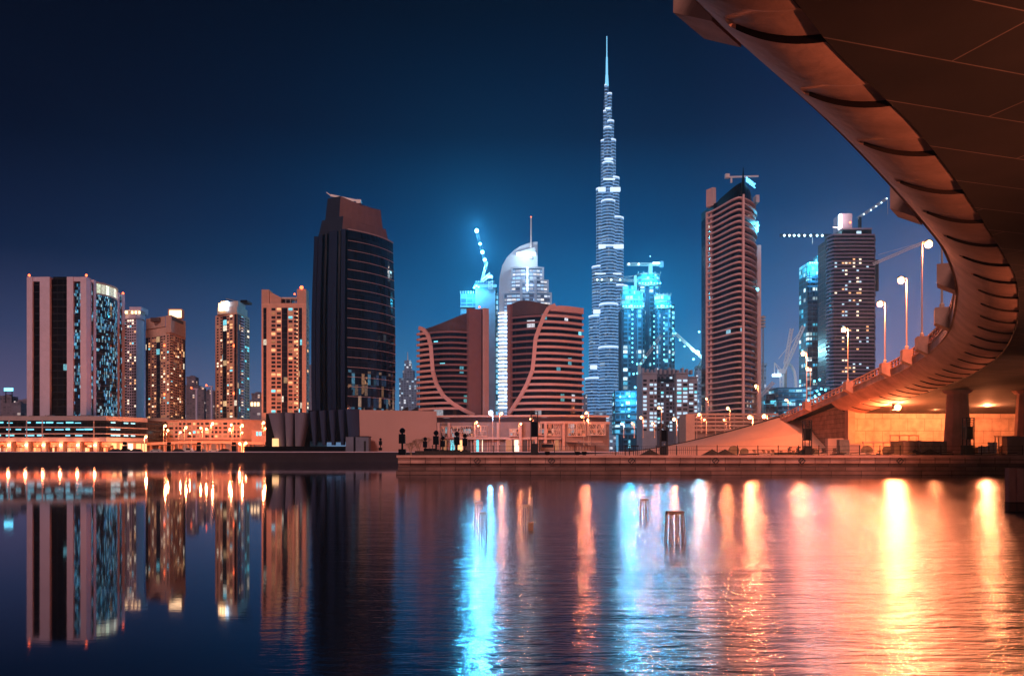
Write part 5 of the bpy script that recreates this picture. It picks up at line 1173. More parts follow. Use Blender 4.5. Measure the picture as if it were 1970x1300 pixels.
# roof lettering runs back along the side
sg = text('roof_letters', 'DAMAC', at(1444.5, 352, 407), 3.5, 'signblue', t, rz=atan2(22, X(1457, 422) - Cc[0]) * .92, ext=.25)
MB().box(X(1453, 416), X(1457, 416), 414, 416, Z(448, 416), Z(428, 416)).build('site_flood_panel', 'signblue', t)
MB().ball(at(1458, 434, 416), .7, 6).build('work_light', 'bulbc', t); MB().ball(at(1457, 557, 416), .9, 6).build('work_light', 'bulbc', t)
light('flood_glow', at(1460, 438, 412), 4000, CYN, .8, t)
for z_, x_ in ((733, 1419), (738, 1419), (750, 1425)): MB().ball(at(x_, z_, 402), .3, 6).build('room_light', 'bulbc', t)
# hoist tower beside it
t = thing('construction_hoist', 'thin scaffold hoist with stacked landings right of the wavy balcony tower', 'hoist', (X(1467, 520), 520, G0)); D_ = 520
mb = MB(); lattice_boom(mb, (X(1465, D_), D_, G0), (X(1465, D_), D_, Z(606, D_)), 2, 40, bar=.25); mb.build('mast', 'steel', t)
for k in range(4): MB().box(X(1462, D_), X(1471, D_), D_ - 2, D_ + 2, Z(630 - 6 * k, D_), Z(627 - 6 * k, D_)).build('landing', 'paleconc', t)

# ---- car park podium in front of it
t = thing('car_park', 'low orange car park podium with cross braced bays below the wavy tower', 'building', (X(1400, 372), 372, G0)); D_ = 372
MB().box(X(1321, D_) + .1, X(1500, D_), D_ + 2, D_ + 20, G0, Z(800, D_)).build('core', 'brown', t)
for y in (796, 803, 810.5, 818, 826): MB().box(X(1336, D_), X(1497, D_), D_ - .4, D_ + 2.5, Z(y, D_) - .6, Z(y, D_) + .3).build('floor_slab', 'beige', t)
MB().box(X(1319, D_), X(1336, D_) - .02, D_ - 1, D_ + 14, G0, Z(796, D_)).build('stair_tower', 'beige', t)
for k in range(9):
    x = X(1340 + 18 * k, D_); MB().box(x - .2, x + .2, D_ - .6, D_ - .41, G0, Z(796, D_)).build('column', 'beige', t)
    mb = MB(); mb.beam((x, D_ - .1, Z(826, D_)), (x + 3.6, D_ - .1, Z(818, D_)), .18); mb.beam((x, D_ - .1, Z(818, D_)), (x + 3.6, D_ - .1, Z(826, D_)), .18); mb.build('cross_brace', 'beige', t)

# ---- right dark slab tower
M['pslab'] = mk('purple_grey_slab', (.24, .19, .26), var=.1)
M['pglass'] = cells('slab_tower_glass', (.02, .018, .028), 3.35, 3.2, frame=(.08, .07, .09), lit=0, rough=.25)
t = thing('slab_tower', 'dark purple tower with rounded slab edges and scattered lit rooms near the bridge', 'tower', (X(1637, 600), 600, G0)); D_ = 600
fl = arc((X(1592, D_ + 12), D_ + 12), (X(1603, D_), D_), 1.6, 5); fr_ = (X(1681, D_), D_)
line = fl + [(X(1640, D_), D_ - .6), fr_, (X(1682.5, D_ + 16), D_ + 16)]
ztop = Z(452, D_); nf = 47; zlow = Z(790, D_)
MB().prism([(p[0] + .9, p[1] + 1.1) for p in line] + [(line[-1][0], D_ + 30), (line[0][0] + 1, D_ + 34)], G0, ztop + .5).build('body', 'pglass', t)
for k in range(nf):
    z = lerp(ztop, zlow, k / nf); MB().strip(line, z - .55, z + .55, .6 + .35 * (k % 3 == 0), 1.6).build('floor_slab', 'pslab', t)
MB().box(X(1621, D_), X(1678, D_), D_ + 1, D_ + 26, ztop, Z(441, D_)).build('plant_storey', 'black', t)
MB().box(X(1620, D_), X(1679, D_), D_ + .5, D_ + 26, Z(441, D_), Z(438, D_)).build('roof_slab', 'pslab', t)
MB().box(X(1624, D_), X(1646, D_), D_ + 6, D_ + 20, Z(438, D_), Z(406, D_)).build('lift_core', 'pslab', t)
MB().box(X(1621, D_), X(1625, D_), D_ + 5, D_ + 8, Z(437, D_), Z(408, D_)).build('flood_panel', 'bulbw', t)
light('flood_glow', at(1618, 412, D_ - 2), 16000, (1, .8, .7), 1, t); light('flood_glow', at(1652, 424, D_ + 10), 9000, CYN, 1, t)
beacon(at(1636, 428, D_ + 3), t, .7)
MB().box(X(1649, D_), X(1657, D_), D_ - .2, D_ + 1, Z(455, D_) + 2, Z(450, D_) + 2).build('window', 'wblue', t)
MB().beam(at(1602, 437, D_ + 6), at(1624, 440, D_ + 6), .8).build('roof_arm', 'white', t)
random.seed(5); w = []; fh = (ztop - zlow) / nf
colx = [1608, 1622, 1628, 1635, 1643, 1650, 1655, 1669]
for k in range(nf):
    z = ztop - fh * (k + .5)
    on = random.random(); act = {0: .35, 1: .55, 2: .55, 3: .45, 4: .4, 5: .55, 6: .6, 7: .45}
    for j, cx_ in enumerate(colx):
        if on < .6 and random.random() < act[j] * (1.0 - on): w.append((X(cx_, D_), D_ - .1, z, 1.5, 1.0, 0, -1, random.choice(['wwhite', 'wwhite', 'wblue', 'wwarm'])))
put_windows(t, w)

# ---- cyan lit slim tower left of it
t = thing('construction_tower', 'slim half finished tower with cyan lit top left of the dark slab tower', 'tower', (X(1572, 660), 660, G0)); D_ = 660
MB().box(X(1554, D_), X(1578, D_), D_, D_ + 20, G0, Z(528, D_)).build('open_floors', 'cywin', t)
MB().box(X(1578, D_) + .05, X(1594, D_), D_ - 3, D_ + 20, G0, Z(500, D_)).build('concrete_core', 'pslab', t)
MB().box(X(1554, D_), X(1578, D_), D_ - .5, D_ + 20, Z(528, D_), Z(505, D_)).build('lit_crown', 'cybright', t)
MB().box(X(1578, D_), X(1594, D_), D_ - 3.5, D_ + 15, Z(520, D_), Z(488, D_)).build('lit_crown', 'cybright', t)
for k in range(27):
    z = Z(536 + 8.6 * k, D_); MB().box(X(1552.5, D_), X(1578, D_), D_ - 1.6, D_ + 2, z, z + .7).build('slab_edge', 'cywall', t)
for x_ in (1556, 1567): MB().box(X(x_, D_), X(x_ + 1.6, D_), D_ - 1.8, D_ - 1.61, G0, Z(520, D_)).build('column', 'cywall', t)
for k in range(6): work_light((X(1556 + 4.4 * k, D_), D_ - 3, Z(507, D_)), .7, t, 'bulbc')
for k in range(4): work_light((X(1580 + 4 * k, D_), D_ - 6, Z(497 + 4 * (k % 3), D_)), .7, t, 'bulbc')
light('site_glow', at(1566, 515, D_ - 10), 45000, CYN, 1.5, t)
c = thing('tower_crane', 'horizontal crane jib strung with eight blue white lamps left of the dark slab tower', 'crane', at(1590, 480, 655)); D_ = 655
mb = MB(); lattice_boom(mb, at(1500, 453, D_), at(1600, 453, D_), 1.6, 30, bar=.3); mb.build('jib', 'dark', c); MB().beam(at(1590, 500, D_), at(1590, 452, D_), 2.2).build('mast', 'dark', c); MB().beam(at(1563, 456, D_), at(1563, 470, D_), .3).build('hoist_rope', 'steel', c)
for x_ in (1509, 1519, 1528, 1537, 1548, 1560, 1572, 1582): work_light(at(x_, 453, D_ - 3), .85, c, 'bulbw', 1500, (.4, .8, 1), 'boom_lamp')
c = thing('tower_crane', 'crane jib with small lamps rising to the right of the dark slab tower roof', 'crane', at(1655, 450, 640)); D_ = 640
mb = MB(); lattice_boom(mb, at(1650, 420, D_), at(1706, 382, D_), 1.6, 22, bar=.3); mb.build('jib', 'steel', c); MB().beam(at(1654, 455, D_), at(1654, 418, D_), 2).build('mast', 'dark', c); MB().beam(at(1708, 384, D_), at(1708, 412, D_), .3).build('hoist_rope', 'steel', c)
for x_, y_ in ((1706, 382), (1696, 390), (1686, 397), (1676, 404), (1662, 412)): work_light(at(x_, y_, D_ - 2), .5, c, 'bulbw', name='boom_lamp')
c = thing('tower_crane', 'pale lattice crane jib behind the tall street lamps next to the bridge', 'crane', at(1684, 520, 590)); D_ = 590
mb = MB(); lattice_boom(mb, at(1680, 508, D_), at(1782, 464, D_), 1.6, 30, bar=.3); mb.beam(at(1690, 490, D_), at(1760, 470, D_), .2); mb.build('jib', 'white', c); MB().beam(at(1687, 560, D_ + 40), at(1687, 500, D_ + 40), 2).build('mast', 'dark', c)
# ---- low construction block and luffing cranes
t = thing('site_block', 'low cyan and white lit concrete frame behind the ramp street lamps', 'building', (X(1530, 560), 560, G0)); D_ = 560
for a, b, y0, dd in ((1497, 1552, 746, D_), (1474, 1496, 760, D_ + 8), (1552, 1596, 742, D_ + 30)):
    for k in range(7):
        z = Z(y0 + 9 * k, dd); MB().box(X(a, dd), X(b, dd), dd, dd + 20, z - 2.5, z - .3).build('floor_bay', 'cywin' if k % 3 else 'cyanglass', t); MB().box(X(a - .7, dd), X(b + .7, dd), dd - .8, dd + 21, z - .28, z + .3).build('slab', 'cywall', t)
for x_, y_ in ((1567, 733), (1577, 730), (1572, 752), (1580, 748), (1588, 750), (1576, 758), (1568, 762), (1586, 760), (1555, 770), (1567, 772), (1520, 775), (1540, 778)): work_light(at(x_, y_, D_ - 6), .7, t, 'bulbc')
light('site_glow', at(1574, 745, D_ - 20), 22000, CYN, 1.5, t)
c = thing('luffing_crane', 'white luffing crane with long raised boom and counter jib behind the ramp', 'crane', at(1504, 745, 560)); D_ = 575
mb = MB(); lattice_boom(mb, at(1504, 760, D_), at(1504, 720, D_), 2, 8, bar=.35); mb.build('mast', 'white', c)
mb = MB(); lattice_boom(mb, at(1507, 716, D_), at(1546, 627, D_), 1.8, 26, bar=.35); mb.build('boom', 'white', c)
mb = MB(); mb.beam(at(1498, 690, D_), at(1536, 642, D_), .35); mb.beam(at(1490, 697, D_), at(1498, 712, D_), .5); mb.beam(at(1490, 697, D_), at(1490, 722, D_), .5); mb.beam(at(1490, 697, D_), at(1507, 714, D_), .35); mb.build('tie', 'white', c)
MB().box(X(1487, D_), X(1501, D_), D_ - 2, D_ + 2, Z(724, D_), Z(719, D_)).build('counterweight', 'coolwhite', c); MB().box(X(1497, D_), X(1509, D_), D_ - 2, D_ + 2, Z(719, D_), Z(710, D_)).build('machine_cab', 'white', c)
c = thing('luffing_crane', 'thinner steep crane boom left of the white luffing crane', 'crane', at(1512, 750, 600)); D_ = 600
mb = MB(); lattice_boom(mb, at(1511, 700, D_), at(1523, 632, D_), 1.8, 22, bar=.3); mb.build('boom', 'white', c); MB().beam(at(1511, 770, D_), at(1511, 700, D_), 1.6).build('mast', 'steel', c)
c = thing('luffing_crane', 'short pale crane boom leaning right beside the foot of the wavy tower', 'crane', at(1466, 765, 500)); D_ = 500
mb = MB(); lattice_boom(mb, at(1463, 762, D_), at(1488, 735, D_), 1.5, 12, bar=.25); mb.build('boom', 'white', c); MB().beam(at(1463, 790, D_), at(1463, 760, D_), 1.4).build('mast', 'steel', c)
t = thing('curved_chute', 'pale curved pipe column standing behind the white luffing crane', 'pipe', at(1528, 745, 585)); mb = MB()
cp = [(1519, 700), (1524, 706), (1528, 715), (1530, 726), (1531, 745)]
for a, b in zip(cp, cp[1:]): mb.beam(at(a[0], a[1], 585), at(b[0], b[1], 585), 1.6)
mb.build('pipe', 'white', t)

# ================================================================ street lamps
M['pole'] = mk('lamp_pole_steel', (.45, .36, .30), rough=.5, var=.08)
def lamp(name, label, loc, h, group, power, r=.3, bulb='bulb', col=SOD, arm=1.0, pole_r=.12, side=-1, lower=None):
    t = thing(name, label, 'street lamp', loc, group)
    x, y, z = loc
    MB().lathe([(pole_r * 1.8, 0), (pole_r * 1.8, .4), (pole_r * .85, .5), (pole_r * .45, h)], loc, 8).build('pole', 'pole', t, smooth=False)
    MB().beam((x, y, z + h), (x + side * arm, y, z + h + .15), pole_r * .9).build('arm', 'pole', t)
    hx = x + side * arm
    hd = MB().prism([(hx - .45, y - .2), (hx + .45, y - .2), (hx + .45, y + .2), (hx - .45, y + .2)], z + h + .1, z + h + .3, top=[(hx - .3, y - .12), (hx + .3, y - .12), (hx + .3, y + .12), (hx - .3, y + .12)]).build('lamp_head', 'dark', t)
    MB().ball((hx, y, z + h - .15), r, 8).build('bulb', bulb, t)
    if power: light('lamp_glow', (hx, y - .1, z + h - .25 - r * 1.6), power * 1.5, col, r * .6, t)
    return t
RG = 'street lamps along the bridge ramp'
heads = {4: (1790, 465), 5: (1742, 532), 6: (1690, 582), 7: (1621, 632), 8: (1542, 678)}
lab = {4: 'tallest looking ramp street lamp, its head against the dark bridge cornice', 5: 'ramp street lamp second from the bridge cornice, dazzling head against lilac sky', 6: 'ramp street lamp just right of the dark slab tower',
       7: 'ramp street lamp in front of the dark slab tower', 8: 'ramp street lamp left of the cyan lit slim tower above the white crane'}
for k in range(4, 9):
    (bx, by, bz), q, D__ = BRK[k]
    hx_, hy_ = heads[k]
    h = {4: 10.2, 5: 8.6, 6: 8.4, 7: 8.8, 8: 9.5}[k]
    lamp('street_lamp', lab[k], (bx, by, bz), h, RG, 9500, .42, arm=.7, side=-1 if k != 4 else 1)
lamp('street_lamp', 'ramp lamp post partly hidden by the nearest bend of the bridge', (BRK[3][0][0], BRK[3][0][1], BRK[3][0][2]), 11.2, RG, 1800, .32, arm=.7, side=1)
lamp('street_lamp', 'ramp lamp shorter than its neighbours with its head just above the railing', (54.4, 186, 9.6), 0, RG, 0) if False else None
def lamp_px(label, hx, hy, by, D, grp, power, r, arm=.8, side=-1, bulb='bulb', col=SOD, g=None):
    z0 = Z(by, D) if g is None else g; x = X(hx, D) - side * arm
    return lamp('street_lamp', label, (x, D, z0), Z(hy, D) - z0, grp, power, r, bulb, col, arm, .10 * max(1, D / 250), side)
GB = 'street lamps on the far side of the ramp'
lamp_px('lamp beyond the ramp, lower right neighbour of the one above the white crane', 1553, 707, 785, 215, GB, 1500, .36)
lamp_px('small lamp with its head close above the ramp railing by the dark slab tower', 1636, 741, 775, 190, GB, 1500, .34)
lamp_px('lamp in front of the lower right edge of the wavy tower', 1454, 741, 826, 260, GB, 3000, .42)
lamp_px('small dim lamp in front of the low cyan lit concrete frame', 1512, 768, 815, 300, GB, 1600, .34)
lamp_px('lamp low at the foot of the wavy tower centre', 1400, 784, 825, 300, GB, 4500, .5)
lamp_px('left of two bright lamps on the crest of the paved slope', 1442, 801, 822, 205, GB, 9000, .48)
lamp_px('right of two bright lamps on the crest of the paved slope', 1470, 799, 818, 200, GB, 9000, .48)
lamp_px('little lamp over the car park front', 1393, 806, 826, 300, GB, 1500, .36)
lamp_px('lamp at the left end of the car park podium', 1345, 796, 832, 300, GB, 4000, .5)
lamp_px('smaller lamp just right of the lamp at the left end of the car park', 1355, 806, 834, 310, GB, 2000, .36)
lamp_px('lamp at the lower left edge of the wavy tower', 1359, 766, 830, 350, GB, 2500, .42)
GC = 'street lamps in front of the cyan lit site'
lamp_px('dazzling lamp below the grey residential block right side', 1297, 805, 838, 260, GC, 4500, .5)
lamp_px('tall thin lamp in front of the middle of the grey residential block', 1268, 783, 842, 270, GC, 2500, .4)
lamp_px('lamp at the lower left of the grey residential block', 1233, 802, 842, 300, GC, 3000, .45)
lamp_px('small lamp between two taller ones below the grey residential block', 1255, 813, 842, 290, GC, 1500, .34)
lamp_px('lamp with small halo in front of the low cyan lit block', 1216, 813, 842, 310, GC, 1500, .34)
lamp_px('white lamp at the foot of the low cyan lit block', 1196, 814, 842, 320, GC, 1500, .36, bulb='bulbw', col=(.6, .85, 1))
GD = 'street lamps in front of the retail podium'
for (hx, hy, r, pw, lb) in ((1128, 793, .5, 5000, 'brightest and highest lamp at the right end of the retail podium'), (1119, 800, .4, 2500, 'lamp just left of the brightest lamp at the retail podium right end'), (1131, 807, .4, 2500, 'lower lamp under the brightest one at the retail podium right end'),
    (1021, 805, .42, 3500, 'lamp in front of the middle of the retail podium, upper of a pair'), (1002, 814, .4, 2500, 'lamp lower left of the middle retail podium lamp'), (965, 794, .5, 5000, 'lamp between the two banded towers, right next to the blue white one'),
    (917, 811, .4, 2800, 'upper of two close lamps at the left end of the retail podium'), (920, 818, .34, 1500, 'lower of two close lamps at the left end of the retail podium')):
    lamp_px(lb, hx, hy, 856, 315, GD, pw * .6, r, side=random.choice((-1, 1)))
lamp_px('dazzling blue white flood lamp between the banded towers', 944, 793, 856, 320, GD, 5000, .9, bulb='bulbw', col=(.12, .55, 1))
GE = 'street lamps in front of the low orange block'
for (hx, hy, r, pw, lb) in ((507, 812, .5, 5200, 'bright lamp against the left edge of the grey curved podium panels'), (510, 823, .38, 1800, 'lower lamp of the pair by the grey curved podium panels'), (409, 814, .55, 5500, 'brightest lamp on the left half of the low orange block, centre'),
    (318, 818, .5, 4500, 'upper lamp of the bright pair at the left third of the low orange block'), (323, 827, .45, 3000, 'lower lamp of the bright pair at the left third of the low orange block'), (358, 821, .46, 3000, 'single lamp between two pairs on the orange block left part'),
    (347, 830, .32, 1200, 'small lamp low left of the single one on the orange block'), (386, 822, .42, 2500, 'left lamp of three just left of the brightest one'), (397, 824, .42, 2500, 'middle lamp of three next to the brightest one'), (365, 832, .32, 1200, 'small dim lamp low in the orange block middle'),
    (445, 816, .44, 3000, 'upper lamp of a stacked pair below the slender tower'), (442, 825, .48, 3500, 'lower bigger lamp of a stacked pair below the slender tower'), (466, 817, .46, 3500, 'lamp with slim post at the right end of the orange block'), (466, 831, .34, 1200, 'small lamp below the slim post lamp at the orange block right end'),
    (281, 839, .5, 4500, 'lamp at the corner where mall meets orange block'), (461, 852, .42, 2500, 'left of three low lamps near the waterfront by the grey panels'), (473, 851, .42, 2500, 'right of three low lamps near the waterfront by the grey panels'), (471, 861, .36, 1500, 'lowest of three lamps near the waterfront by the grey panels')):
    lamp_px(lb, hx, hy, 864, 395 if hy < 845 else 330, GE, pw * 1.6, r * 1.25, side=random.choice((-1, 1)), g=G0)
# flood light under the bridge
t = thing('flood_light', 'dazzling floodlight hanging under the bridge before the pale wall', 'floodlight', at(1727, 783, 138))
p = at(1727, 783, 138); MB().beam((p[0], p[1] + .8, p[2] + .5), (p[0], p[1] + .8, 11.4), .15).build('bracket', 'dark', t); MB().box(p[0] - .5, p[0] + .5, p[1] + .5, p[1] + .9, p[2] - .4, p[2] + .5).build('housing', 'dark', t)
MB().ball(p, .52, 10).build('bulb', 'bulb', t); light('flood_glow', (p[0], p[1] - 1.1, p[2] - .5), 11500, (1, .22, .07), .4, t); light('flood_glow', (p[0], p[1] + 2.2, p[2] - .8), 11500, (1, .22, .07), .4, t)
for xx, yy, lb in ((1900, 140, 'under bridge luminaire right of the round pier'), (1800, 147, 'small under bridge luminaire left of the round pier')):
    t = thing('ceiling_lamp', lb, 'lamp', (X(xx, yy), yy, 11.0), 'lamps fixed under the bridge'); p = (X(xx, yy), yy, 10.9)
    MB().box(p[0] - .9, p[0] + .9, p[1] - .2, p[1] + .2, p[2] + .1, p[2] + .45).build('housing', 'dark', t); MB().box(p[0] - .8, p[0] + .8, p[1] - .16, p[1] + .16, p[2] - .02, p[2] + .09).build('tube', 'warmstrip', t); light('tube_glow', (p[0], p[1], p[2] - .6), 14000, (1, .27, .10), .3, t)

# ================================================================ quay furniture
QZ = 2.42
def totem(x, y, h, w, label, z0=QZ):
    t = thing('totem', label, 'totem', (x, y, z0), 'lattice framed totems on the quay'); e = w / 2
    for sx_ in (-1, 1):
        for sy_ in (-1, 1): MB().box(x + sx_ * e - .05, x + sx_ * e + .05, y + sy_ * e - .05, y + sy_ * e + .05, z0, z0 + h).build('post', 'dark', t)
    MB().box(x - e + .06, x + e - .06, y - e + .06, y + e - .06, z0, z0 + h * .25).build('base_box', 'dark', t)
    MB().box(x - e + .06, x + e - .06, y - e + .08, y + e - .08, z0 + h * .42, z0 + h * .75).build('panel', 'black', t)
    for q in (.25, .42, .75, .92, .985):
        mb = MB(); mb.box(x - e - .06, x + e + .06, y - e - .06, y + e + .06, z0 + h * q, z0 + h * q + .07); mb.build('frame_ring', 'dark', t)
    mb = MB()
    for k in range(3): zz = z0 + h * (.77 + .045 * k); mb.beam((x - e, y - e, zz), (x + e, y - e, zz + h * .04), .05); mb.beam((x + e, y - e, zz), (x - e, y - e, zz + h * .04), .05)
    mb.build('lattice', 'dark', t)
    mb = MB(); mb.ball((x, y - e, z0 + h * .33), .10, 6); mb.build('lamp_globe', 'warmstrip' if False else 'steel', t)
totem(X(1028, 109), 109, Z(791, 109) - QZ, .85, 'tall dark totem on the quay in front of the right banded tower')
totem(X(1277, 109), 109, Z(812, 109) - QZ, .82, 'tall dark totem on the quay in front of the grey residential block')
totem(X(1553, 110), 110, Z(808, 110) - QZ, .85, 'lattice totem on the quay in front of the paved slope foot')
totem(X(1863, 109), 109, Z(803, 109) - QZ, .95, 'lattice totem on the quay beside the round bridge pier')
def lantern_post(px_, ytop, ybase, D, label):
    x = X(px_, D); z1 = Z(ytop, D); z0 = QZ; h = z1 - z0; e = .42 * h / 3.6
    t = thing('lantern_post', label, 'lantern post', (x, D, z0), 'dark stacked lantern posts on the quay')
    MB().box(x - e * .3, x + e * .3, D - e * .3, D + e * .3, z0, z0 + h * .9).build('pole', 'black', t)
    MB().box(x - e, x + e, D - e, D + e, z0 + h * .42, z0 + h * .76).build('lower_box', 'black', t)
    MB().lathe([(e * .7, 0), (e * .95, .1 * h), (e * .5, .17 * h), (e * .1, .19 * h)], (x, D, z0 + h * .80), 8).build('round_head', 'black', t)
    MB().box(x - e * 1.1, x + e * 1.1, D - e, D + e, z0, z0 + h * .22).build('base', 'black', t)
lantern_post(774, 822, 875, 109, 'largest dark lantern post at the left end of the quay')
for a, b, D, lb in ((818, 840, 150, 'smallest dark lantern post in front of bare bushes'), (839, 827, 128, 'second tallest dark lantern post left of the retail podium windows'), (852, 838, 150, 'slim dark lantern post just right of the second tallest one'),
                    (879, 829, 126, 'dark lantern post in the middle of the group before the retail podium'), (894.5, 833, 126, 'rightmost dark lantern post of the group before the retail podium'), (732, 842, 295, 'lone small dark lantern post in front of the pink podium wall')):
    if D < 200: lantern_post(a, b, 870, D, lb)
    else:
        QZs = QZ; QZ = 3.9; lantern_post(a, b, 870, 292, lb); QZ = QZs
for a, b in ((325.5, 'dark post on the far bank in front of the orange block left end'), (383, 'dark post on the far bank near parked cars'), (450, 'dark post on the far bank left of the low lamps'), (514, 'dark post on the far bank by the grey curved panels'), (240, 'dark post on the far bank in front of the mall corner')):
    x = X(a, 300); t = thing('promenade_post', b, 'post', (x, 300, G0), 'dark posts along the far bank')
    MB().box(x - .8, x + .8, 299.6, 300.4, G0, Z(857, 300)).build('base', 'black', t); MB().box(x - .65, x + .65, 299.7, 300.3, Z(855.5, 300), Z(850, 300)).build('head', 'black', t); MB().box(x - .1, x + .1, 299.9, 300.1, Z(857, 300), Z(855.5, 300)).build('neck', 'black', t)
# railing
rl_ = thing('quay_railing', 'thin dark railing along the edge of the near quay', 'railing', (X(830, 107), 107, QZ))
x = X(832, 107); xe = X(1990, 107); n = 0; pm = None
while x < xe:
    if pm is None: mb = MB(); mb.box(x - .045, x + .045, 106.95, 107.05, QZ, QZ + 1.25); pm = mb.build('post', 'dark', rl_); x0p = x
    else: o = pm.copy(); COL.objects.link(o); o.location = (x - x0p, 0, 0)
    x += 2.55; n += 1
for zz in (.62, 1.08): MB().box(X(832, 107), xe, 106.98, 107.02, QZ + zz, QZ + zz + .035).build('rail', 'dark', rl_)
mb = MB()
for k in range(46): xx = X(1175, 107) + k * .24; mb.box(xx, xx + .03, 106.97, 107.03, QZ + .1, QZ + 1.0)
mb.build('baluster', 'dark', rl_, kind='stuff')
# piles standing in the water at the right edge
for k, (a, b, lb) in enumerate(((1941, 1954, 'left one of two square concrete piles in the water at the right edge'), (1957, 1970, 'right one of two square concrete piles in the water at the right edge'))):
    D = 37; x0, x1 = X(a, D), X(b, D); t = thing('mooring_pile', lb, 'pile', ((x0 + x1) / 2, D, 0), 'mooring piles')
    MB().box(x0, x1, D, D + .3, .42, Z(900 + k, D)).build('shaft', 'coping', t); MB().box(x0 - .01, x1 + .01, D - .01, D + .31, -1, .40).build('wet_collar', 'quay2', t); MB().box(x0 - .012, x1 + .012, D - .012, D + .312, .40, .44).build('band', 'dark', t)
# slatted dolphins in the water
M['slat'] = mk('slat_timber', (.88, .66, .52), var=.2, scale=3)
for (cx_, yt_, yb_, wpx, lb) in ((1301, 985, 1046, 38, 'widest slatted timber cage standing in the water'), (921, 966, 1012, 16, 'slatted timber cage in the water left of centre, farther one'), (929, 986, 1040, 15, 'slatted timber cage in the water left of centre, nearer one'), (1011, 972, 1018, 14, 'narrow slatted timber cage beside the lattice marker'), (1241, 960, 1000, 18, 'slatted timber cage behind the widest one')):
    D = CAMZ * F / (yb_ - HZ); x = X(cx_, D); w_ = wpx / F * D / 2; zt2 = Z(yt_, D); t = thing('mooring_dolphin', lb, 'dolphin', (x, D, 0), 'slatted timber dolphins')
    n = 7 if wpx > 30 else 4
    for k in range(n):
        for s_ in (0,) if k % 2 else (0, 1):
            u = -1 + 2 * k / (n - 1); MB().beam((x + u * w_ * 1.05, D + s_ * w_, -.4), (x + u * w_ * .82, D + .1 + s_ * w_ * .8, zt2), .026).build('slat', 'slat', t)
    MB().box(x - w_ * .86, x + w_ * .86, D + .02, D + w_ * .95, zt2 - .06, zt2 + .02).build('top_plate', 'slat', t)
D = CAMZ * F / (1020 - HZ); x = X(1021, D); t = thing('channel_marker', 'small lattice channel marker on a box in the water', 'marker', (x, D, 0))
mb = MB(); lattice_boom(mb, (x, D, .3), (x, D, Z(956, D)), .11, 6, bar=.015); mb.build('lattice', 'slat', t); MB().box(x - .09, x + .09, D - .09, D + .09, -.2, .26).build('float_box', 'slat', t)

# ---- site clutter on the right quay
random.seed(12)
def pallet(x, y, n, label, mat='wood', w=1.3, z0=2.36):
    t = thing('pallet_stack', label, 'pallets', (x, y, z0), 'stacks of timber on the quay')
    for k in range(n):
        mb = MB(); z = z0 + k * .17; a = random.uniform(-.12, .12)
        for j in range(3): mb.box(x - w / 2 + a + j * (w - .1) / 2, x - w / 2 + a + .1 + j * (w - .1) / 2, y - .5, y + .5, z, z + .1)
        mb.box(x - w / 2 + a, x + w / 2 + a, y - .55, y + .55, z + .101, z + .135); mb.build('pallet', mat, t)
def crate(x, y, w, h, label, mat='wood', z0=2.36, d=1.0):
    t = thing('crate', label, 'crate', (x, y, z0), 'crates on the quay'); MB().box(x - w / 2, x + w / 2, y - d / 2, y + d / 2, z0, z0 + h).build('box', mat, t)
    mb = MB()
    for k in range(4): xx = x - w / 2 + (w - .08) * k / 3; mb.box(xx, xx + .08, y - d / 2 - .04, y - d / 2 - .002, z0, z0 + h)
    mb.box(x - w / 2, x + w / 2, y - d / 2 - .07, y - d / 2 - .041, z0 + h - .12, z0 + h - .02); mb.box(x - w / 2, x + w / 2, y - d / 2 - .07, y - d / 2 - .041, z0 + .05, z0 + .15); mb.build('batten', mat, t)
def drum(x, y, label, mat='steel', h=.95, z0=2.36):
    t = thing('drum', label, 'drum', (x, y, z0), 'drums on the quay'); MB().lathe([(.30, 0), (.30, h * .3), (.32, h * .32), (.30, h * .34), (.30, h * .64), (.32, h * .66), (.30, h * .68), (.30, h)], (x, y, z0), 12).build('barrel', mat, t); MB().lathe([(.31, 0), (.31, .04)], (x, y, z0 + h), 12).build('lid', 'dark', t)
def trestle(x, y, w, h, label, z0=2.36, mat='latt'):
    t = thing('trestle_frame', label, 'frame', (x, y, z0), 'steel frames on the quay')
    for k in range(4): xx = x - w / 2 + w * k / 3; MB().box(xx - .05, xx + .05, y - .05, y + .05, z0, z0 + h).build('leg', mat, t)
    MB().box(x - w / 2 - .1, x + w / 2 + .1, y - .2, y + .2, z0 + h, z0 + h + .12).build('top_beam', mat, t); MB().box(x - w / 2, x + w / 2, y - .03, y + .03, z0 + h * .5, z0 + h * .5 + .08).build('cross_bar', mat, t)
def P(px_, D): return X(px_, D)
pallet(P(1470, 114), 114, 5, 'timber stack farthest left in the row before the paved slope', w=2.6); pallet(P(1502, 114), 114, 4, 'timber stack second from left before the paved slope', w=3.4); pallet(P(1536, 113), 113, 7, 'tall dark timber stack left of the lattice totem at the slope foot', 'rubble', 2.4)
pallet(P(1585, 113), 113, 6, 'dark timber stack right of the lattice totem at the slope foot', 'rubble', 3.0); pallet(P(1655, 113), 113, 3, 'flat timber stack before the retaining wall corner', w=5); pallet(P(1690, 114), 114, 4, 'low timber stack before the pale abutment wall', w=3)
crate(P(1605, 120), 120, 2.2, 2.4, 'upright crate by the retaining wall', 'beige'); crate(P(1622, 119), 119, 1.4, 2.2, 'narrow tall crate beside the upright one at the retaining wall', 'cloth'); crate(P(1640, 121), 121, 2.0, 1.6, 'pale crate at the corner of the retaining wall', 'beige')
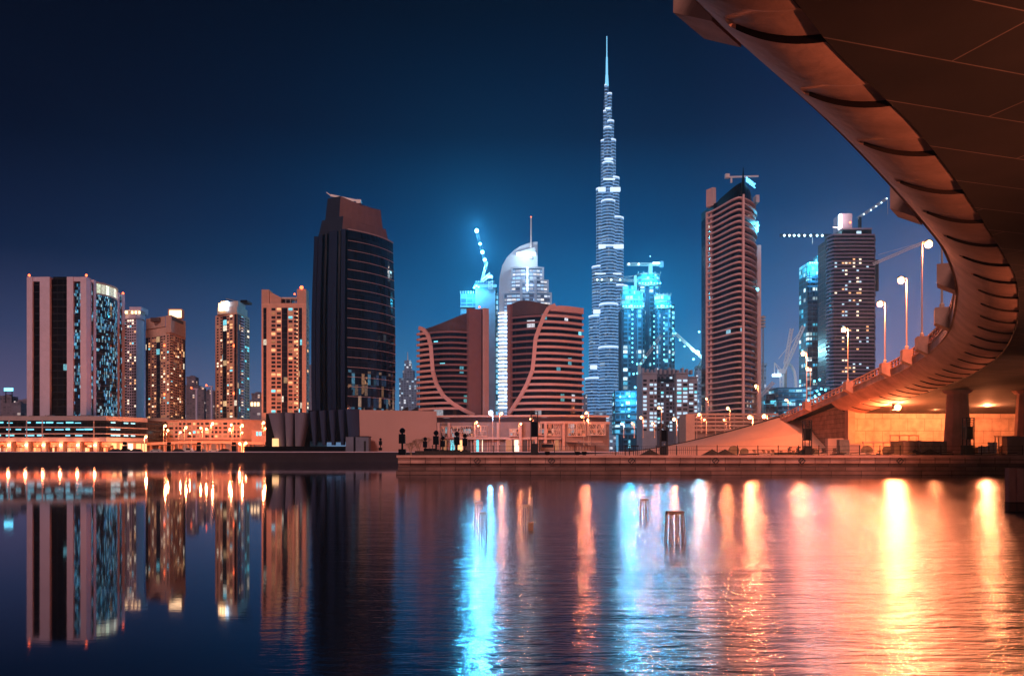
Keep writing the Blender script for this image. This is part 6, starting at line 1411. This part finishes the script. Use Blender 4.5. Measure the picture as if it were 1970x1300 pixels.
crate(P(1725, 113), 113, 1.1, 1.9, 'slim stack crate beneath the floodlight, left of the tan tank', 'wood'); crate(P(1751, 114), 114, 2.4, 2.0, 'tan site tank box beneath the floodlight', 'latt', d=1.6); crate(P(1780, 112), 112, 1.6, 1.9, 'dark crate immediately right of the tan tank box', 'cloth')
crate(P(1806, 112), 112, 1.6, 1.9, 'dark crate left of the round pier', 'cloth'); crate(P(1946, 113), 113, 1.7, 2.6, 'large brown crate near the right edge, left of two', 'brown'); crate(P(1965, 113), 113, 1.5, 2.5, 'large brown crate cut by the right edge', 'brown')
trestle(P(1740, 122), 122, 4.0, 2.8, 'orange trestle frame with long beam before the abutment wall'); trestle(P(1690, 124), 124, 4.4, 1.9, 'low orange pipe frame left of the tall trestle'); trestle(P(1925, 114), 114, 1.4, 2.5, 'open frame beside the large brown crates')
trestle(P(1215, 109), 109, 1.6, 1.2, 'low barrier frame on the quay under the needle skyscraper', mat='dark')
for k, pxx in enumerate((1887, 1896, 1905, 1913)): drum(P(pxx, 112), 112, ('first', 'second', 'third', 'fourth')[k] + ' drum from the left, right of the round pier', h=1.7 if k > 1 else 1.2)
for a, lb in ((1760, 'dark heap before the tan tank box'), (1790, 'dark heap before the dark crates'), (1370, 'triangular dark gravel heap behind the railing'), (1395, 'dull sand heap right of the dark gravel heap'), (1545, 'dark heap beneath the lattice totem at the slope foot'), (1250, 'small dark heap just left of the middle totem')):
    x = P(a, 111); t = thing('gravel_heap', lb, 'heap', (x, 111, 2.36), 'heaps on the quay'); mb = MB(); rr = 1.7
    vs = [(x, 111, 2.36 + .85)]
    for r_ in (.5, 1.0): vs += [(x + rr * r_ * cos(k * pi / 7) * random.uniform(.85, 1.1), 111 + rr * r_ * .6 * sin(k * pi / 7), 2.36 + .85 * (1 - r_) * random.uniform(.8, 1.1) - .02) for k in range(14)]
    mb.add(vs, [(0, 1 + k, 1 + (k + 1) % 14) for k in range(14)] + [(1 + k, 15 + k, 15 + (k + 1) % 14, 1 + (k + 1) % 14) for k in range(14)]); mb.build('heap', 'rubble', t)
ords = ['first', 'second', 'third', 'fourth', 'fifth', 'sixth', 'seventh', 'eighth', 'ninth', 'tenth', 'eleventh', 'twelfth', 'thirteenth', 'fourteenth', 'fifteenth', 'sixteenth']
random.seed(44)
for k in range(16):      # low pipes and planks lying among the stacks
    pxx = 1448 + 33 * k + random.uniform(-8, 8); D = random.uniform(109.5, 111.5); x = X(pxx, D)
    t = thing('pipe_bundle', 'low dark bundle of pipes behind the quay railing, ' + ords[k] + ' from the left', 'pipes', (x, D, 2.36), 'pipe bundles behind the railing')
    L = random.uniform(.8, 1.7)
    for j in range(random.randint(3, 6)):
        zz = 2.42 + .11 * (j // 2) + random.uniform(0, .03); yy = D + .12 * (j % 2); a = random.uniform(-.25, .25)
        MB().beam((x - L + a, yy, zz), (x + L + a, yy + random.uniform(-.1, .1), zz + random.uniform(-.02, .22)), random.uniform(.06, .12)).build('pipe', random.choice(['dark', 'wood', 'rubble', 'latt']), t)
for k in range(9):
    pxx = (1412, 1432, 1568, 1668, 1708, 1822, 1840, 1880, 1930)[k]; x = X(pxx, 116)
    t = thing('cable_reel', 'cable reel standing on the quay, ' + ords[k] + ' from the left', 'reel', (x, 116, 2.36), 'cable reels on the quay'); r_ = random.uniform(.45, .75)
    for yy in (115.7, 116.3):
        mb = MB(); mb.prism([(x + r_ * cos(q * pi / 8), r_ * sin(q * pi / 8)) for q in range(16)], 0, .06); mb.v = [(a, yy + c, 2.36 + r_ + b) for a, b, c in mb.v]; mb.build('flange', 'wood', t)
    mb = MB(); mb.prism([(x + r_ * .55 * cos(q * pi / 8), r_ * .55 * sin(q * pi / 8)) for q in range(16)], 0, .54); mb.v = [(a, 115.76 + c, 2.36 + r_ + b) for a, b, c in mb.v]; mb.build('cable_drum', 'dark', t)
t = thing('flatbed_trailer', 'small flatbed trailer with slatted side parked behind the quay railing', 'trailer', (P(1090, 114), 114, 2.36)); x = P(1090, 114)
MB().box(x - 3.5, x + 3.2, 113.2, 115, 2.9, 3.05).build('bed', 'latt', t); MB().box(x - 3.4, x - 1.6, 113.3, 114.9, 3.06, 4.0).build('cab', 'beige', t); MB().box(x - 3.3, x - 1.8, 113.27, 113.29, 3.45, 3.85).build('window', 'win', t)
for k in range(12): MB().box(x - 1.3 + .38 * k, x - 1.22 + .38 * k, 113.2, 113.26, 3.06, 3.6).build('stake', 'latt', t)
for xx in (x - 2.6, x + 1.4, x + 2.3):
    mb = MB(); mb.prism([(xx + .36 * cos(k * pi / 6), .36 * sin(k * pi / 6)) for k in range(12)], 0, .2); mb.v = [(a, 113.3 + c, 2.72 + b) for a, b, c in mb.v]; mb.build('wheel', 'black', t)
# dark boxes behind the lantern posts
for a, w_, h_, lb in ((828, 2.0, 1.1, 'left dark cabinet among the lantern posts'), (845, 1.6, .9, 'middle dark cabinet among the lantern posts'), (866, 2.2, .8, 'right dark cabinet among the lantern posts')): crate(P(a, 135), 135, w_, h_, lb, 'black')
mb = MB(); tag(mb.box(P(798, 118), P(905, 118), 118, 119, 2.36, 3.0).box(P(905, 118), P(990, 118), 118, 118.6, 2.36, 2.7).build('planter_wall', 'rubble'), 'long low dark planter wall near the left end of the quay', 'planter')
# bare bushes
def bare(x, y, h, label, z0):
    t = thing('bare_tree', label, 'tree', (x, y, z0), 'bare shrubs before the podium'); mb = MB(); tk = MB()
    def grow(p, d, l, r_, n):
        q = tuple(p[i] + d[i] * l for i in range(3)); (tk if n == 4 else mb).beam(p, q, r_)
        if n > 0:
            for _ in range(3):
                e = [d[i] + random.uniform(-.6, .6) for i in range(3)]; e[2] = abs(e[2]) * .9 + .2; m_ = sqrt(sum(c * c for c in e)); grow(q, [c / m_ for c in e], l * .68, r_ * .62, n - 1)
    for k in range(3): grow((x + .1 * k, y, z0), (random.uniform(-.3, .3), 0, 1), h * .3, .09, 4)
    tk.build('trunk', 'wood', t); mb.build('crown', 'wood', t)
for a, D, h, lb in ((790, 190, 3.6, 'bare shrub just right of the largest lantern post'), (806, 200, 5.0, 'bare shrub in front of the pink wall, left of two taller ones'), (822, 200, 5.4, 'tallest bare shrub at the right end of the pink wall'), (866, 220, 5.2, 'bare shrub in front of the retail podium left windows')):
    bare(X(a, D), D, h, lb, 2.35)
# cars on the far bank
M['tyre'] = mk('tyre', (.02, .02, .02), var=0)
def car(x, y, label, mat, z0=G0, L=4.4, van=False):
    t = thing('parked_car', label, 'car', (x, y, z0), 'cars parked on the far bank'); hh = 1.9 if van else 1.42
    pr = [(-L / 2, .35), (-L / 2, .85), (-L * .3 if not van else -L * .42, .95), (-L * .18 if not van else -L * .36, hh), (L * .28, hh), (L * .42, .95), (L / 2, .85), (L / 2, .35)]
    mb = MB(); n = len(pr); mb.add([(x + a, y - .85, z0 + b) for a, b in pr] + [(x + a, y + .85, z0 + b) for a, b in pr], [tuple(range(n)), tuple(range(2 * n - 1, n - 1, -1))] + [(i, i + n, (i + 1) % n + n, (i + 1) % n) for i in range(n)]); mb.build('body', mat, t)
    mb = MB(); mb.box(x - L * .14, x + L * .26, y - .87, y - .855, z0 + .98, z0 + hh - .1); mb.build('side_window', 'win', t)
    for s_ in (-1, 1):
        mb = MB(); mb.prism([(x + s_ * L * .3 + .34 * cos(k * pi / 6), .34 * sin(k * pi / 6)) for k in range(12)], 0, .22); mb.v = [(a, y - .9 + c, z0 + .34 + b) for a, b, c in mb.v]; mb.build('wheel', 'tyre', t)
M['carw'] = mk('white_car_paint', (.6, .58, .56), rough=.3, var=0); M['card'] = mk('dark_car_paint', (.03, .03, .035), rough=.25, var=0); M['cars'] = mk('silver_car_paint', (.3, .3, .31), rough=.3, metal=.5, var=0)
for a, D, m_, lb, v in ((221, 330, 'card', 'dark car at the mall corner, first from the left', 0), (240, 325, 'card', 'dark car beside the post at the mall corner', 0), (262, 330, 'card', 'third dark car right of the mall corner', 0), (300, 335, 'carw', 'white car below the left end of the orange block', 0),
    (342, 335, 'card', 'low dark car in the middle of the far bank', 0), (362, 345, 'carw', 'pale van shaped vehicle on the far bank', 1), (385, 330, 'cars', 'silver car near the second dark far bank post', 0), (412, 335, 'carw', 'white car right of the silver one on the far bank', 0), (432, 330, 'card', 'dark car closest to the low lamps on the far bank', 0)):
    car(X(a, D), D, lb, m_, van=bool(v))
lw = MB(); lw.box(X(470, 294), X(665, 294), 293.5, 295, G0, G0 + 2.0); tag(lw.build('hedge_wall', 'black'), 'low black wall along the foot of the grey curved panels', 'wall')

# ================================================================ haze
def haze():
    m = bpy.data.materials.new('night_haze'); m.use_nodes = True; t_ = m.node_tree; t_.nodes.clear()
    v = N(t_, 'ShaderNodeVolumePrincipled'); v.inputs['Density'].default_value = HAZE; v.inputs['Color'].default_value = (.42, .76, 1, 1); v.inputs['Anisotropy'].default_value = .80
    o = N(t_, 'ShaderNodeOutputMaterial'); t_.links.new(v.outputs[0], o.inputs['Volume']); m.cycles.homogeneous_volume = True
    o = MB().box(-1100, 1100, -60, 2300, -2, 900).build('haze', m); o['kind'] = 'stuff'; o['label'] = 'thin bluish night haze over the city'
HAZE = 0.00010
haze()
